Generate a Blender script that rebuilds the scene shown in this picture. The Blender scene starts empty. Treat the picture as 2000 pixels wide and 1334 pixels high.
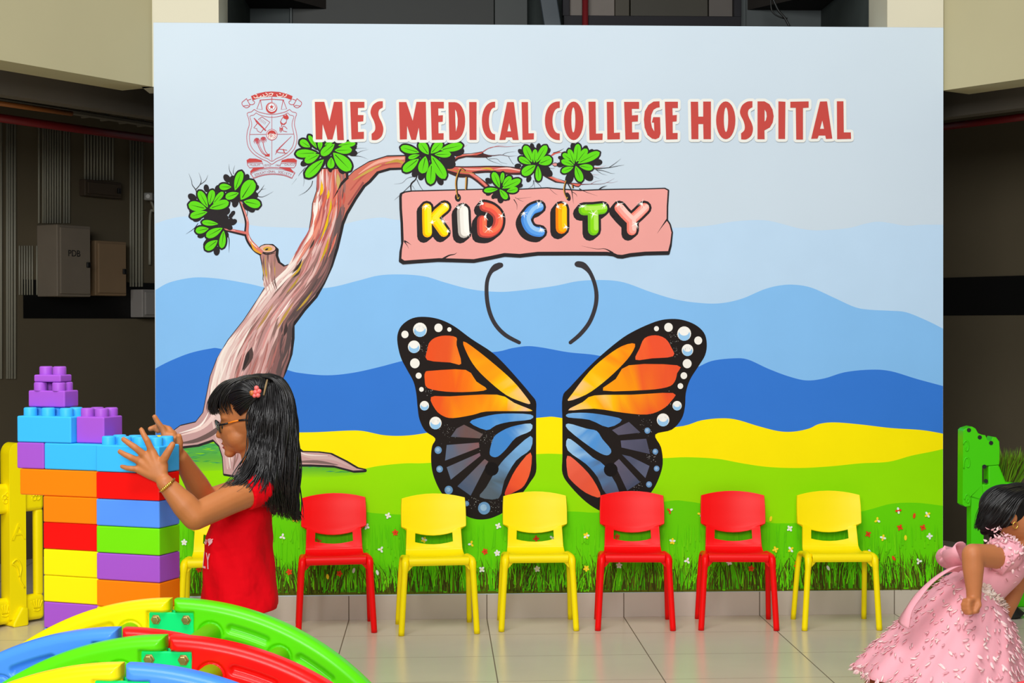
import bpy, bmesh, math, random
from mathutils import Vector, Matrix, noise, geometry
R = random.Random(7)
SC = bpy.context.scene
COL = SC.collection
pi = math.pi

# ---------------------------------------------------------------- camera
FPX = 3110.0                       # focal length in pixels of the 2000 px wide frame
DW = 6.93                          # camera to mural wall
YAW = math.atan(148 / FPX); PITCH = -37 / FPX; ROLL = 0.0025
_f = Vector((math.sin(YAW) * math.cos(PITCH), math.cos(YAW) * math.cos(PITCH), math.sin(PITCH)))
_r = _f.cross(Vector((0, 0, 1))).normalized(); _u = _r.cross(_f)
_r2 = _r * math.cos(ROLL) - _u * math.sin(ROLL); _u2 = _u * math.cos(ROLL) + _r * math.sin(ROLL)
CAM = Vector((0, -DW, 1.28))
def ray(px, py):
    return _f + _r2 * ((px - 1000) / FPX) - _u2 * ((py - 667) / FPX)
_d = ray(951, 1208)
CAM.z = -_d.z / _d.y * DW
def at(px, py, y):                 # the point seen at a pixel, on the plane of that world y
    d = ray(px, py); t = (y + DW) / d.y
    return CAM + d * t
def atd(px, py, dist):             # the point seen at a pixel, at that depth along the view axis
    return CAM + ray(px, py) * dist
cd = bpy.data.cameras.new('camera'); cam = bpy.data.objects.new('camera', cd); COL.objects.link(cam)
cd.sensor_width = 36; cd.sensor_fit = 'HORIZONTAL'; cd.lens = FPX / 2000 * 36
cd.clip_start = 0.05; cd.clip_end = 200
cam.matrix_world = Matrix.Translation(CAM) @ Matrix((_r2, _u2, -_f)).transposed().to_4x4()
SC.camera = cam

# ---------------------------------------------------------------- light and exposure
SC.view_settings.view_transform = 'Standard'; SC.view_settings.look = 'None'
SC.view_settings.gamma = 1; SC.view_settings.use_curve_mapping = False
SC.view_settings.exposure = 0.05
wd = bpy.data.worlds.new('atrium_daylight'); SC.world = wd; wd.use_nodes = True
bg = wd.node_tree.nodes['Background']; bg.inputs[0].default_value = (0.93, 0.97, 1.0, 1); bg.inputs[1].default_value = 0.17
def area(name, loc, target, sx, sy, watts, col=(1, 1, 1)):
    l = bpy.data.lights.new(name, 'AREA'); l.shape = 'RECTANGLE'; l.size = sx; l.size_y = sy; l.energy = watts; l.color = col
    o = bpy.data.objects.new(name, l); COL.objects.link(o); o.location = loc
    o.rotation_euler = (Vector(target) - Vector(loc)).to_track_quat('-Z', 'Y').to_euler()
    return o
area('skylight', (-0.8, -5.7, 7.0), (0.1, -0.4, 0.8), 4.6, 3.0, 415, (1, 0.99, 0.98))
area('front_fill', (-1.2, -10.5, 3.2), (0.1, 0, 1.0), 3.6, 2.0, 400, (1, 0.99, 0.98))  # unseen fill lamp added behind the camera to brighten forward-facing surfaces

# ---------------------------------------------------------------- materials
def lin(c):
    return tuple(((v / 255) / 12.92 if v / 255 <= 0.04045 else ((v / 255 + 0.055) / 1.055) ** 2.4) for v in c[:3])
_mats = {}
def mat(name, col, rough=0.5, spec=0.5, metal=0.0, var=0.06, nscale=6.0, bump=0.0, bscale=60.0, coat=0.0, sss=0.0, trans=0.0, attr=False, stretch=None, bdist=0.004):
    key = name
    if key in _mats: return _mats[key]
    m = bpy.data.materials.new(name); m.use_nodes = True; nt = m.node_tree; N = nt.nodes; L = nt.links
    b = N['Principled BSDF']; c = lin(col) if col else (1, 1, 1)
    b.inputs['Roughness'].default_value = rough; b.inputs['Metallic'].default_value = metal
    b.inputs['Specular IOR Level'].default_value = spec
    b.inputs['Coat Weight'].default_value = coat; b.inputs['Coat Roughness'].default_value = 0.12
    if sss:
        b.inputs['Subsurface Weight'].default_value = sss; b.inputs['Subsurface Radius'].default_value = (0.012, 0.005, 0.003); b.inputs['Subsurface Scale'].default_value = 1.0
    if trans: b.inputs['Transmission Weight'].default_value = trans
    tc = N.new('ShaderNodeTexCoord'); src = tc.outputs['Object']
    if stretch:
        mp = N.new('ShaderNodeMapping'); mp.inputs['Scale'].default_value = stretch; L.new(src, mp.inputs[0]); src = mp.outputs[0]
    nz = N.new('ShaderNodeTexNoise'); nz.inputs['Scale'].default_value = nscale; nz.inputs['Detail'].default_value = 4
    L.new(src, nz.inputs['Vector'])
    mr = N.new('ShaderNodeMapRange'); mr.inputs[1].default_value = 0.25; mr.inputs[2].default_value = 0.75
    mr.inputs[3].default_value = 1 - var; mr.inputs[4].default_value = 1 + var
    L.new(nz.outputs['Fac'], mr.inputs[0])
    mx = N.new('ShaderNodeVectorMath'); mx.operation = 'SCALE'; L.new(mr.outputs[0], mx.inputs['Scale'])
    if attr:
        at_ = N.new('ShaderNodeAttribute'); at_.attribute_name = 'Col'; L.new(at_.outputs['Color'], mx.inputs[0])
    else:
        mx.inputs[0].default_value = c
    L.new(mx.outputs[0], b.inputs['Base Color'])
    if bump:
        n2 = N.new('ShaderNodeTexNoise'); n2.inputs['Scale'].default_value = bscale; n2.inputs['Detail'].default_value = 3; L.new(src, n2.inputs['Vector'])
        bp = N.new('ShaderNodeBump'); bp.inputs['Strength'].default_value = bump; bp.inputs['Distance'].default_value = bdist
        L.new(n2.outputs['Fac'], bp.inputs['Height']); L.new(bp.outputs[0], b.inputs['Normal'])
    _mats[key] = m; return m

# ---------------------------------------------------------------- mesh helpers
class MB:
    def __init__(s): s.v = []; s.f = []; s.c = []; s.m = []; s.origin = Vector((0, 0, 0))
    def add(s, vs, fs, col=None, mi=0):
        b = len(s.v); s.v += [tuple(v) for v in vs]
        for f in fs:
            s.f.append(tuple(b + i for i in f)); s.m.append(mi)
            s.c.append(col)
        return b
    def box(s, c, d, rot=None, mi=0):
        x, y, z = d[0] / 2, d[1] / 2, d[2] / 2
        vs = [Vector((i * x, j * y, k * z)) for k in (-1, 1) for j in (-1, 1) for i in (-1, 1)]
        if rot is not None: vs = [rot @ v for v in vs]
        c = Vector(c); s.add([v + c for v in vs], [(0, 2, 3, 1), (4, 5, 7, 6), (0, 1, 5, 4), (2, 6, 7, 3), (0, 4, 6, 2), (1, 3, 7, 5)], None, mi)
    def tube(s, pts, rad, n=10, cap=True, mi=0, flat=1.0, up=None):
        pts = [Vector(p) for p in pts]; rads = rad if isinstance(rad, (list, tuple)) else [rad] * len(pts)
        rings = []; prev = None; base = len(s.v)
        for i, p in enumerate(pts):
            t = (pts[min(i + 1, len(pts) - 1)] - pts[max(i - 1, 0)]).normalized()
            if prev is None:
                a = Vector(up) if up is not None else (Vector((0, 0, 1)) if abs(t.z) < 0.9 else Vector((1, 0, 0)))
                x = (a - t * a.dot(t)).normalized()
            else:
                x = (prev - t * prev.dot(t)).normalized()
            prev = x; y = t.cross(x)
            for k in range(n):
                a = 2 * pi * k / n
                s.v.append(tuple(p + x * (math.cos(a) * rads[i]) + y * (math.sin(a) * rads[i] * flat)))
        for i in range(len(pts) - 1):
            for k in range(n):
                a = base + i * n + k; b = base + i * n + (k + 1) % n
                s.f.append((a, b, b + n, a + n)); s.m.append(mi); s.c.append(None)
        if cap:
            s.f.append(tuple(base + k for k in reversed(range(n)))); s.m.append(mi); s.c.append(None)
            e = base + (len(pts) - 1) * n
            s.f.append(tuple(e + k for k in range(n))); s.m.append(mi); s.c.append(None)
    def lathe(s, prof, c=(0, 0, 0), n=24, axis='z', mi=0):     # prof: (radius, height)
        base = len(s.v); c = Vector(c)
        for r, h in prof:
            for k in range(n):
                a = 2 * pi * k / n; x, y = r * math.cos(a), r * math.sin(a)
                v = Vector((x, y, h)) if axis == 'z' else (Vector((x, h, y)) if axis == 'y' else Vector((h, x, y)))
                s.v.append(tuple(c + v))
        for i in range(len(prof) - 1):
            for k in range(n):
                a = base + i * n + k; b = base + i * n + (k + 1) % n
                f = (a, b, b + n, a + n); s.f.append(f if axis != 'y' else f[::-1]); s.m.append(mi); s.c.append(None)
    def ball(s, c, r, n=12, m=8, mi=0, col=None):
        rr = r if isinstance(r, (tuple, list)) else (r, r, r); c = Vector(c)
        vs = [c + Vector((0, 0, -rr[2]))]
        for i in range(1, m):
            a = -pi / 2 + pi * i / m
            for k in range(n):
                b = 2 * pi * k / n
                vs.append(c + Vector((rr[0] * math.cos(a) * math.cos(b), rr[1] * math.cos(a) * math.sin(b), rr[2] * math.sin(a))))
        vs.append(c + Vector((0, 0, rr[2]))); fs = []
        for k in range(n): fs.append((0, 1 + (k + 1) % n, 1 + k))
        for i in range(m - 2):
            for k in range(n):
                a = 1 + i * n + k; b = 1 + i * n + (k + 1) % n; fs.append((a, b, b + n, a + n))
        e = len(vs) - 1; q = 1 + (m - 2) * n
        for k in range(n): fs.append((q + k, q + (k + 1) % n, e))
        s.add(vs, fs, col, mi)
    def prism(s, poly, a, b, mi=0):        # poly: list of (x,z); a,b: y front and back
        n = len(poly); tri = geometry.tessellate_polygon([[Vector((p[0], p[1], 0)) for p in poly]])
        vs = [(p[0], a, p[1]) for p in poly] + [(p[0], b, p[1]) for p in poly]
        fs = [t for t in tri] + [(t[2] + n, t[1] + n, t[0] + n) for t in tri] + [(i, (i + 1) % n, (i + 1) % n + n, i + n) for i in range(n)]
        s.add(vs, fs, None, mi)
    def build(s, name, mats, parent=None, smooth=False, bevel=0.0, subsurf=0, solid=0.0, fixn=False, bseg=3, bang=35):
        me = bpy.data.meshes.new(name)
        o = s.origin
        me.from_pydata([(v[0] - o.x, v[1] - o.y, v[2] - o.z) for v in s.v] if o.length else s.v, [], s.f)
        for m in (mats if isinstance(mats, (list, tuple)) else [mats]): me.materials.append(m)
        me.polygons.foreach_set('material_index', s.m)
        if any(c is not None for c in s.c):
            ca = me.color_attributes.new('Col', 'FLOAT_COLOR', 'CORNER'); i = 0
            for p, c in zip(me.polygons, s.c):
                for k, li in enumerate(p.loop_indices):
                    cc = c if c is not None else (1, 1, 1)
                    if isinstance(cc[0], (tuple, list)): cc = cc[k]
                    ca.data[li].color = (cc[0], cc[1], cc[2], 1)
        if smooth: me.polygons.foreach_set('use_smooth', [True] * len(s.f))
        me.update(); me.validate()
        if fixn:
            bm = bmesh.new(); bm.from_mesh(me); bmesh.ops.recalc_face_normals(bm, faces=bm.faces); bm.to_mesh(me); bm.free()
        ob = bpy.data.objects.new(name, me); COL.objects.link(ob)
        if parent is not None: ob.parent = parent
        if solid: md = ob.modifiers.new('t', 'SOLIDIFY'); md.thickness = solid; md.offset = 0
        if bevel:
            md = ob.modifiers.new('b', 'BEVEL'); md.width = bevel; md.segments = bseg; md.limit_method = 'ANGLE'; md.angle_limit = math.radians(bang); md.harden_normals = False
            if smooth is False: me.polygons.foreach_set('use_smooth', [True] * len(me.polygons)); ob.modifiers.new('w', 'WEIGHTED_NORMAL')
        if subsurf: md = ob.modifiers.new('s', 'SUBSURF'); md.levels = subsurf; md.render_levels = subsurf
        return ob

def empty(name, loc=(0, 0, 0), rz=0.0):
    o = bpy.data.objects.new(name, None); COL.objects.link(o); o.location = loc; o.rotation_euler = (0, 0, rz); o.empty_display_size = 0.1
    return o
def tag(o, label, cat, group=None, kind=None):
    o['label'] = label; o['category'] = cat
    if group: o['group'] = group
    if kind: o['kind'] = kind
    return o
def struct(o):
    o['kind'] = 'structure'; return o
def copy_tree(o, parent=None):
    c = o.copy(); COL.objects.link(c)
    if parent is not None: c.parent = parent
    for ch in list(o.children): copy_tree(ch, c)
    return c

def spline(pts, n=6, closed=True):
    out = []; m = len(pts)
    for i in range(m if closed else m - 1):
        if closed: p0, p1, p2, p3 = pts[i - 1], pts[i], pts[(i + 1) % m], pts[(i + 2) % m]
        else: p0, p1, p2, p3 = pts[max(i - 1, 0)], pts[i], pts[i + 1], pts[min(i + 2, m - 1)]
        for k in range(n):
            t = k / n
            out.append(tuple(0.5 * ((2 * b) + (-a + c) * t + (2 * a - 5 * b + 4 * c - d) * t * t + (-a + 3 * b - 3 * c + d) * t ** 3) for a, b, c, d in zip(p0, p1, p2, p3)))
    if not closed: out.append(tuple(pts[-1]))
    return out
def arc(cx, cy, r, a0=0, a1=360, n=20, ry=None):
    ry = r if ry is None else ry
    return [(cx + r * math.cos(math.radians(a0 + (a1 - a0) * i / n)), cy + ry * math.sin(math.radians(a0 + (a1 - a0) * i / n))) for i in range(n if abs(a1 - a0) >= 360 else n + 1)]
# ================================================================ the setting
M_sky = mat('sky_blue_wall_paint', (198, 214, 227), 0.6, 0.08, var=0.02, nscale=1.5)
M_cream = mat('cream_wall_paint', (206, 202, 180), 0.7, 0.2, var=0.03, nscale=2)
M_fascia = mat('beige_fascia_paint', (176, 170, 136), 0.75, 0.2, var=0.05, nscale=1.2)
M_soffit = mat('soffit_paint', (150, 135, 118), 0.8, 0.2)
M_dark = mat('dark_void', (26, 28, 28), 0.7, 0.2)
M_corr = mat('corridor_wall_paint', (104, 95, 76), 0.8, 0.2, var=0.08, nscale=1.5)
M_band = mat('black_wall_band', (12, 12, 12), 0.5, 0.3)

def tile_mat(name, col, grout, x0, tw, y0, th, rough, vertical=False):
    m = bpy.data.materials.new(name); m.use_nodes = True; nt = m.node_tree; N = nt.nodes; L = nt.links
    b = N['Principled BSDF']; b.inputs['Roughness'].default_value = rough; b.inputs['Specular IOR Level'].default_value = 0.5
    tc = N.new('ShaderNodeTexCoord'); sp = N.new('ShaderNodeSeparateXYZ'); L.new(tc.outputs['Object'], sp.inputs[0])
    def line(out, o, w, half):
        a = N.new('ShaderNodeMath'); a.operation = 'SUBTRACT'; a.inputs[1].default_value = o; L.new(out, a.inputs[0])
        q = N.new('ShaderNodeMath'); q.operation = 'PINGPONG'; q.inputs[1].default_value = w / 2; L.new(a.outputs[0], q.inputs[0])
        c = N.new('ShaderNodeMath'); c.operation = 'LESS_THAN'; c.inputs[1].default_value = half; L.new(q.outputs[0], c.inputs[0])
        return c.outputs[0]
    g = line(sp.outputs['X'], x0, tw, 0.0022)
    if not vertical:
        g2 = line(sp.outputs['Y'], y0, th, 0.0016)
        mx = N.new('ShaderNodeMath'); mx.operation = 'MAXIMUM'; L.new(g, mx.inputs[0]); L.new(g2, mx.inputs[1]); g = mx.outputs[0]
    nz = N.new('ShaderNodeTexNoise'); nz.inputs['Scale'].default_value = 3; nz.inputs['Detail'].default_value = 5; L.new(tc.outputs['Object'], nz.inputs['Vector'])
    cr = N.new('ShaderNodeValToRGB'); cr.color_ramp.elements[0].position = 0.3; cr.color_ramp.elements[1].position = 0.7
    cr.color_ramp.elements[0].color = (*lin([v * 0.97 for v in col]), 1); cr.color_ramp.elements[1].color = (*lin(col), 1); L.new(nz.outputs['Fac'], cr.inputs[0])
    mix = N.new('ShaderNodeMix'); mix.data_type = 'RGBA'; L.new(g, mix.inputs['Factor']); L.new(cr.outputs[0], mix.inputs['A']); mix.inputs['B'].default_value = (*lin(grout), 1)
    L.new(mix.outputs['Result'], b.inputs['Base Color'])
    rr = N.new('ShaderNodeMapRange'); rr.inputs[3].default_value = rough; rr.inputs[4].default_value = 0.8; L.new(g, rr.inputs[0]); L.new(rr.outputs[0], b.inputs['Roughness'])
    return m
TX0 = at(951, 1208, 0).x
M_floor = tile_mat('polished_floor_tiles', (214, 202, 182), (112, 98, 80), TX0, 0.6, -0.36, 0.43, 0.22)
M_skirt = tile_mat('skirting_tiles', (198, 186, 172), (105, 92, 78), TX0, 0.6, 0, 1, 0.35, True)

XL = at(303, 700, 0).x; XR = at(1842, 700, 0).x
XL2 = at(427, 30, 0).x; XR2 = at(1733, 30, 0).x
ZT = at(1080, 49, 0).z; ZSK = at(951, 1161, 0).z
mb = MB(); mb.box((0, 0.0, -0.05), (16, 20, 0.1)); struct(mb.build('floor', M_floor))
# mural wall (low wall between two columns)
mb = MB(); mb.box(((XL + XR) / 2, 0.12, (ZT + ZSK) / 2), (XR - XL, 0.24, ZT - ZSK)); struct(mb.build('wall_back', M_sky))
mb = MB(); mb.box(((XL + XR) / 2, 0.12, ZSK / 2), (XR - XL, 0.2405, ZSK - 0.0005)); struct(mb.build('baseboard_back', M_skirt))
ZP = at(365, 39, 0).z
for n_, a, b in (('trim_1', XL, XL2), ('trim_2', XR2, XR)):
    mb = MB(); z0 = ZT + 0.0003
    mb.box(((a + b) / 2, 0.15, (z0 + 5.0) / 2 + 0.0), (b - a, 0.30, 5.0 - z0)); struct(mb.build(n_, M_cream))
    struct(bpy.data.objects[n_])
# side fascia beams running out toward the viewer at a slant, with the corridor below and behind
def along(px, py, p0, dirn):           # where the ray meets the vertical plane through p0 along dirn
    d = ray(px, py); n = Vector((-dirn[1], dirn[0], 0)); t = (Vector(p0) - CAM).dot(n) / d.dot(n); return CAM + d * t
def slab(name, p, q, z0, z1, th, m, nrm):
    p = Vector((p[0], p[1], 0)); q = Vector((q[0], q[1], 0)); o = Vector((nrm[0], nrm[1], 0)).normalized() * th
    mb = MB(); vs = []
    for z in (z0, z1):
        for a in (p, q, q + o, p + o): vs.append((a.x, a.y, z))
    mb.add(vs, [(0, 1, 2, 3), (7, 6, 5, 4), (0, 4, 5, 1), (1, 5, 6, 2), (2, 6, 7, 3), (3, 7, 4, 0)])
    return struct(mb.build(name, m, fixn=True))
ANG = math.radians(56)
DL = Vector((-math.cos(ANG), -math.sin(ANG), 0)); DR = Vector((math.cos(ANG), -math.sin(ANG), 0))
NL = Vector((-math.sin(ANG), math.cos(ANG), 0)); NR = Vector((math.sin(ANG), math.cos(ANG), 0))   # away from the atrium
PL = Vector((XL, 0.02, 0)) + DL * 0.0; PR = Vector((XR, 0.02, 0))
ZFL = along(290, 177, PL, DL).z; ZFR = along(1850, 167, PR, DR).z
ZF = (ZFL + ZFR) / 2
slab('beam_left', PL, PL + DL * 2.6, ZF, 5.0, 0.19, M_fascia, NL)
slab('beam_right', PR, PR + DR * 2.6, ZF, 5.0, 0.19, M_fascia, NR)
# lighter side face strip of the left column
slab('trim_3', (XL - 0.055, 0.01), (XL - 0.001, 0.01), ZF, 5.0, 0.2, M_cream, (0, 1))
# corridor ceilings and back walls parallel to the fascias
CW = 1.9
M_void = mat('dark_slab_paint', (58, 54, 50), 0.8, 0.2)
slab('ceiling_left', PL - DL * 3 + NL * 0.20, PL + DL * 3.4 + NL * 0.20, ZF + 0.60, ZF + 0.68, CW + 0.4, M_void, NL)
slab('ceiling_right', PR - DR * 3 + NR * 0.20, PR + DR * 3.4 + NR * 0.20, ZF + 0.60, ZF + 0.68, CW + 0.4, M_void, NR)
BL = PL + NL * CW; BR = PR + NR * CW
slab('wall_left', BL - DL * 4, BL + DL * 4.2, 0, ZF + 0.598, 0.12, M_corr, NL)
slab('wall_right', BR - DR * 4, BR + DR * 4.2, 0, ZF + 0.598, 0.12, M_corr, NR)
zb0 = along(1900, 616, BR, DR).z; zb1 = along(1900, 541, BR, DR).z
slab('trim_4', BR - DR * 4 - NR * 0.006, BR + DR * 4.2 - NR * 0.006, zb0, zb1, 0.005, M_band, NR)
zb2 = along(230, 622, BL, DL).z; zb3 = along(230, 551, BL, DL).z
q0 = along(45, 600, BL, DL); q1 = along(302, 600, BL, DL)
slab('trim_5', q0 - NL * 0.006, q1 - DL * 0.6 - NL * 0.006, zb2, zb3, 0.005, M_band, NL)
# dark line of the deeper beam below the fascias
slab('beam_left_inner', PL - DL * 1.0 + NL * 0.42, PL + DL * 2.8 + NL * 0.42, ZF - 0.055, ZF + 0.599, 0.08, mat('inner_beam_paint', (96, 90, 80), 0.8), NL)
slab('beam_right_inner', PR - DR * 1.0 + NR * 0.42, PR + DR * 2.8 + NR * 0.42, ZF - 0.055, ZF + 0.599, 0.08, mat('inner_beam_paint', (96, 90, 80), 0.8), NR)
# dark room above the mural wall
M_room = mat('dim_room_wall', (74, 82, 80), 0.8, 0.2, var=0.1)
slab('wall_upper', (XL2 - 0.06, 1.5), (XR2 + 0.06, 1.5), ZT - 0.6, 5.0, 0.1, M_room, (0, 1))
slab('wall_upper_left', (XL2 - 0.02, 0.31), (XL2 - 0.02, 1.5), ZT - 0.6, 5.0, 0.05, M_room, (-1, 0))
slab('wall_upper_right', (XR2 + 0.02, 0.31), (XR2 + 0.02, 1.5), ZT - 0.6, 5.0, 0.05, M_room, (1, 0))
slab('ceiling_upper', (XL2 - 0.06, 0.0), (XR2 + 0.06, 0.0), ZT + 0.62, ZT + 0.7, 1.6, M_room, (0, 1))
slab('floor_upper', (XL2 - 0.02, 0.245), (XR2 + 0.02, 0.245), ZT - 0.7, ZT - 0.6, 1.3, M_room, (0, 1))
# ---- things seen in the opening above the mural
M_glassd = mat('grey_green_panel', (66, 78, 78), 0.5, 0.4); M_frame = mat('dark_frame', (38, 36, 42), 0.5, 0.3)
def board(name, x0, x1, y, z0, z1, m, th=0.02, parent=None):
    mb = MB(); mb.box(((x0 + x1) / 2, y, (z0 + z1) / 2), (x1 - x0, th, z1 - z0)); return mb.build(name, m, parent, bevel=0.003)
ya = 1.2
def X(px, y): return at(px, 30, y).x
zlo, zhi = ZT - 0.55, ZT + 0.55
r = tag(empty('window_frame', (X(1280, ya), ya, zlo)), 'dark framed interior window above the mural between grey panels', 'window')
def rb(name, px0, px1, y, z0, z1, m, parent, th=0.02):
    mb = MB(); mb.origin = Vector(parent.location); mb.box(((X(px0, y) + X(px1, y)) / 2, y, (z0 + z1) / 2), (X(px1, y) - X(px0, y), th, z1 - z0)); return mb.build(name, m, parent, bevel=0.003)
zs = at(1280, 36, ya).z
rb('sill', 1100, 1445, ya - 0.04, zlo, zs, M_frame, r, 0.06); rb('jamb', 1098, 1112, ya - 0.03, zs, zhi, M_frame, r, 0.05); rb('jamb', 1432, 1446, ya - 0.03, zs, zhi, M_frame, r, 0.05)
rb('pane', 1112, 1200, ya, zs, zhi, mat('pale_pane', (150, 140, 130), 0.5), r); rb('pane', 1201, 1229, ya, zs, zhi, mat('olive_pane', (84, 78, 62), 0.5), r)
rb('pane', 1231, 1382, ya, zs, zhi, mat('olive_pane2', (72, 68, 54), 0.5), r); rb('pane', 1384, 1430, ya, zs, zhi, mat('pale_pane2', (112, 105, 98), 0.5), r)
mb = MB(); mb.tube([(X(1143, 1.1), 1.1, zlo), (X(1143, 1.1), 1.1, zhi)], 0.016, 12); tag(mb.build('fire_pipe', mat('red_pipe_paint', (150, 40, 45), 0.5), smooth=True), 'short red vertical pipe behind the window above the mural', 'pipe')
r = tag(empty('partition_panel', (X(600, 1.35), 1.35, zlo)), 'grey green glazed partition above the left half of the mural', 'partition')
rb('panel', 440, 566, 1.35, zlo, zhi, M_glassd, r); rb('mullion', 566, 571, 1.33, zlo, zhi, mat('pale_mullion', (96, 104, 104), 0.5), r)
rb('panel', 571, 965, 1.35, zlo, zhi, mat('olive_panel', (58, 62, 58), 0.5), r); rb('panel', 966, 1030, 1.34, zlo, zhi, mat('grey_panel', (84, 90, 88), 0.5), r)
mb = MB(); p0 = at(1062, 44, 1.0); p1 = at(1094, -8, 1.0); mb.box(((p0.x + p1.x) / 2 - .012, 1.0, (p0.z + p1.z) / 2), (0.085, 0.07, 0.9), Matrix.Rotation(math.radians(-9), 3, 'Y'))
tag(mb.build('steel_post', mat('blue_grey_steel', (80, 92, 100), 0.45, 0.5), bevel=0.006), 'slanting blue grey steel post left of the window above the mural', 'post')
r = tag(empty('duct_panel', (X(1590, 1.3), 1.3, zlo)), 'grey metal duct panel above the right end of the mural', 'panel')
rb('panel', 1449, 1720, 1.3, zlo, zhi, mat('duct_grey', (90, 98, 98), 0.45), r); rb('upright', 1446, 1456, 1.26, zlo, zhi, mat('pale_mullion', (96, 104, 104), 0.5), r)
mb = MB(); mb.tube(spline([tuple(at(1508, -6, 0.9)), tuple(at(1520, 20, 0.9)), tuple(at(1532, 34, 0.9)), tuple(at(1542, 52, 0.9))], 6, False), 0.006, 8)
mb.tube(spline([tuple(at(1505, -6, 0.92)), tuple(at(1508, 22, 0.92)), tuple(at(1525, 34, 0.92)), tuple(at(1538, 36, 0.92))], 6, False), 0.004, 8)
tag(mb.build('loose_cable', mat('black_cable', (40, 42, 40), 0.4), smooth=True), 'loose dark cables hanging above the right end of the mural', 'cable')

# ---- services in the left corridor
def onL(px, py, off=0.0): return along(px, py, BL - NL * off, DL)
def pipeL(mb, px, y0, y1, rad, off, bend=None):
    p = [onL(px, y0, off), onL(px, y1, off)]
    mb.tube(p, rad, 8)
M_cond = mat('grey_conduit', (150, 148, 132), 0.5, 0.4)
def bank(name, pxs, y0, y1, rad, label, bendto=None):
    b = tag(empty(name, onL(pxs[0], y0)), label, 'conduit', 'conduit banks on the corridor wall')
    for i, px in enumerate(pxs):
        mb = MB(); mb.origin = Vector(b.location)
        pts = [onL(px, y0, rad * 1.1), onL(px, y1, rad * 1.1)]
        if bendto: pts.append(onL(px + bendto[i][0], y1 + bendto[i][1], rad * 1.1))
        mb.tube(pts, rad, 8); mb.build('conduit', M_cond, b, smooth=True)
bank('conduit_bank', [2, 14, 18, 23, 29], 235, 740, 0.007, 'tall pale conduits at the far left of the corridor wall')
bank('conduit_bank', [76, 84, 88, 93, 98, 103, 108, 113, 118, 125, 130, 135], 246, 436, 0.006, 'bank of pale conduits dropping into the tall cabinet')
bank('conduit_bank', [38, 43, 48, 53, 58, 63, 72, 78], 480, 576, 0.005, 'short row of conduits left of the tall cabinet')
bank('conduit_bank', [166, 172, 178, 184, 190, 196, 202, 208, 214, 220], 255, 352, 0.006, 'bank of conduits ending at the small wall box')
bank('conduit_bank', [255, 260, 266, 272, 277], 268, 560, 0.007, 'conduits running down to the grey box beside the mural')
def cab(name, x0, x1, y0, y1, dep, m, label):
    a = onL(x0, y1); b_ = onL(x1, y1); zt = onL((x0 + x1) / 2, y0).z; z0 = onL((x0 + x1) / 2, y1).z
    w = (Vector((b_.x, b_.y, 0)) - Vector((a.x, a.y, 0))).length
    rt = tag(empty(name, ((a.x + b_.x) / 2, (a.y + b_.y) / 2, z0), math.atan2(-DL.y, -DL.x)), label, 'electrical cabinet')
    mb = MB(); mb.box((0, -dep / 2, (zt - z0) / 2), (w, dep, zt - z0)); mb.build('body', m, rt, bevel=0.006)
    mb = MB(); mb.box((0, -dep - 0.006, (zt - z0) / 2), (w - 0.03, 0.012, zt - z0 - 0.03)); d = mb.build('door', m, rt, bevel=0.003)
    mb = MB(); mb.box((w * 0.36, -dep - 0.018, (zt - z0) * 0.45), (0.022, 0.012, 0.03)); mb.build('latch', mat('black_latch', (18, 18, 18), 0.4), d, bevel=0.002)
    return rt, w, zt - z0, dep, d
M_cab = mat('grey_cabinet', (126, 116, 102), 0.6, 0.3); M_cab2 = mat('tan_cabinet', (140, 116, 88), 0.6, 0.3); M_ink = mat('black_ink', (14, 14, 14), 0.6)
def text_on(s, size, parent, loc, m, name='lettering', rot=(pi / 2, 0, 0), ext=0.0004):
    cu = bpy.data.curves.new(name, 'FONT'); cu.body = s; cu.size = size; cu.align_x = 'CENTER'; cu.align_y = 'CENTER'; cu.extrude = ext
    o = bpy.data.objects.new(name, cu); COL.objects.link(o); dg = bpy.context.evaluated_depsgraph_get()
    me = bpy.data.meshes.new_from_object(o.evaluated_get(dg)); me.name = name; COL.objects.unlink(o); bpy.data.objects.remove(o); bpy.data.curves.remove(cu)
    ob = bpy.data.objects.new(name, me); COL.objects.link(ob); me.materials.clear(); me.materials.append(m); ob.parent = parent; ob.location = loc; ob.rotation_euler = rot
    return ob
rt, w, h, dp, d = cab('electrical_cabinet', 72, 138, 442, 580, 0.16, M_cab, 'tall grey electrical cabinet lettered PDB on the corridor wall')
text_on('PDB', 0.05, d, (-w * .05, -dp - 0.0135, h * 0.60), M_ink)
rt, w, h, dp, d = cab('electrical_cabinet', 162, 223, 472, 578, 0.1, M_cab2, 'tan electrical cabinet with black latch between conduit banks')
cab('electrical_cabinet', 254, 302, 566, 620, 0.1, mat('pale_grey_cabinet', (150, 146, 142), 0.6), 'low grey electrical box beside the left edge of the mural')
rt = cab('wall_box', 154, 226, 354, 386, 0.05, mat('brown_box', (70, 58, 44), 0.7), 'small brown wall box under a conduit bank')
mb = MB(); mb.tube([onL(-60, 222, 0.4), onL(340, 278, 0.4)], 0.022, 12); tag(mb.build('sprinkler_pipe', mat('red_pipe_paint2', (140, 30, 36), 0.45), smooth=True), 'long red sprinkler pipe under the ceiling of the left corridor', 'pipe')
def onR(px, py, off=0.0): return along(px, py, BR - NR * off, DR)
mb = MB(); mb.tube([onR(1800, 253, 0.4), onR(2050, 222, 0.4)], 0.02, 12); tag(mb.build('sprinkler_pipe', mat('red_pipe_paint2', None), smooth=True), 'long red sprinkler pipe under the ceiling of the right corridor', 'pipe')
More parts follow.
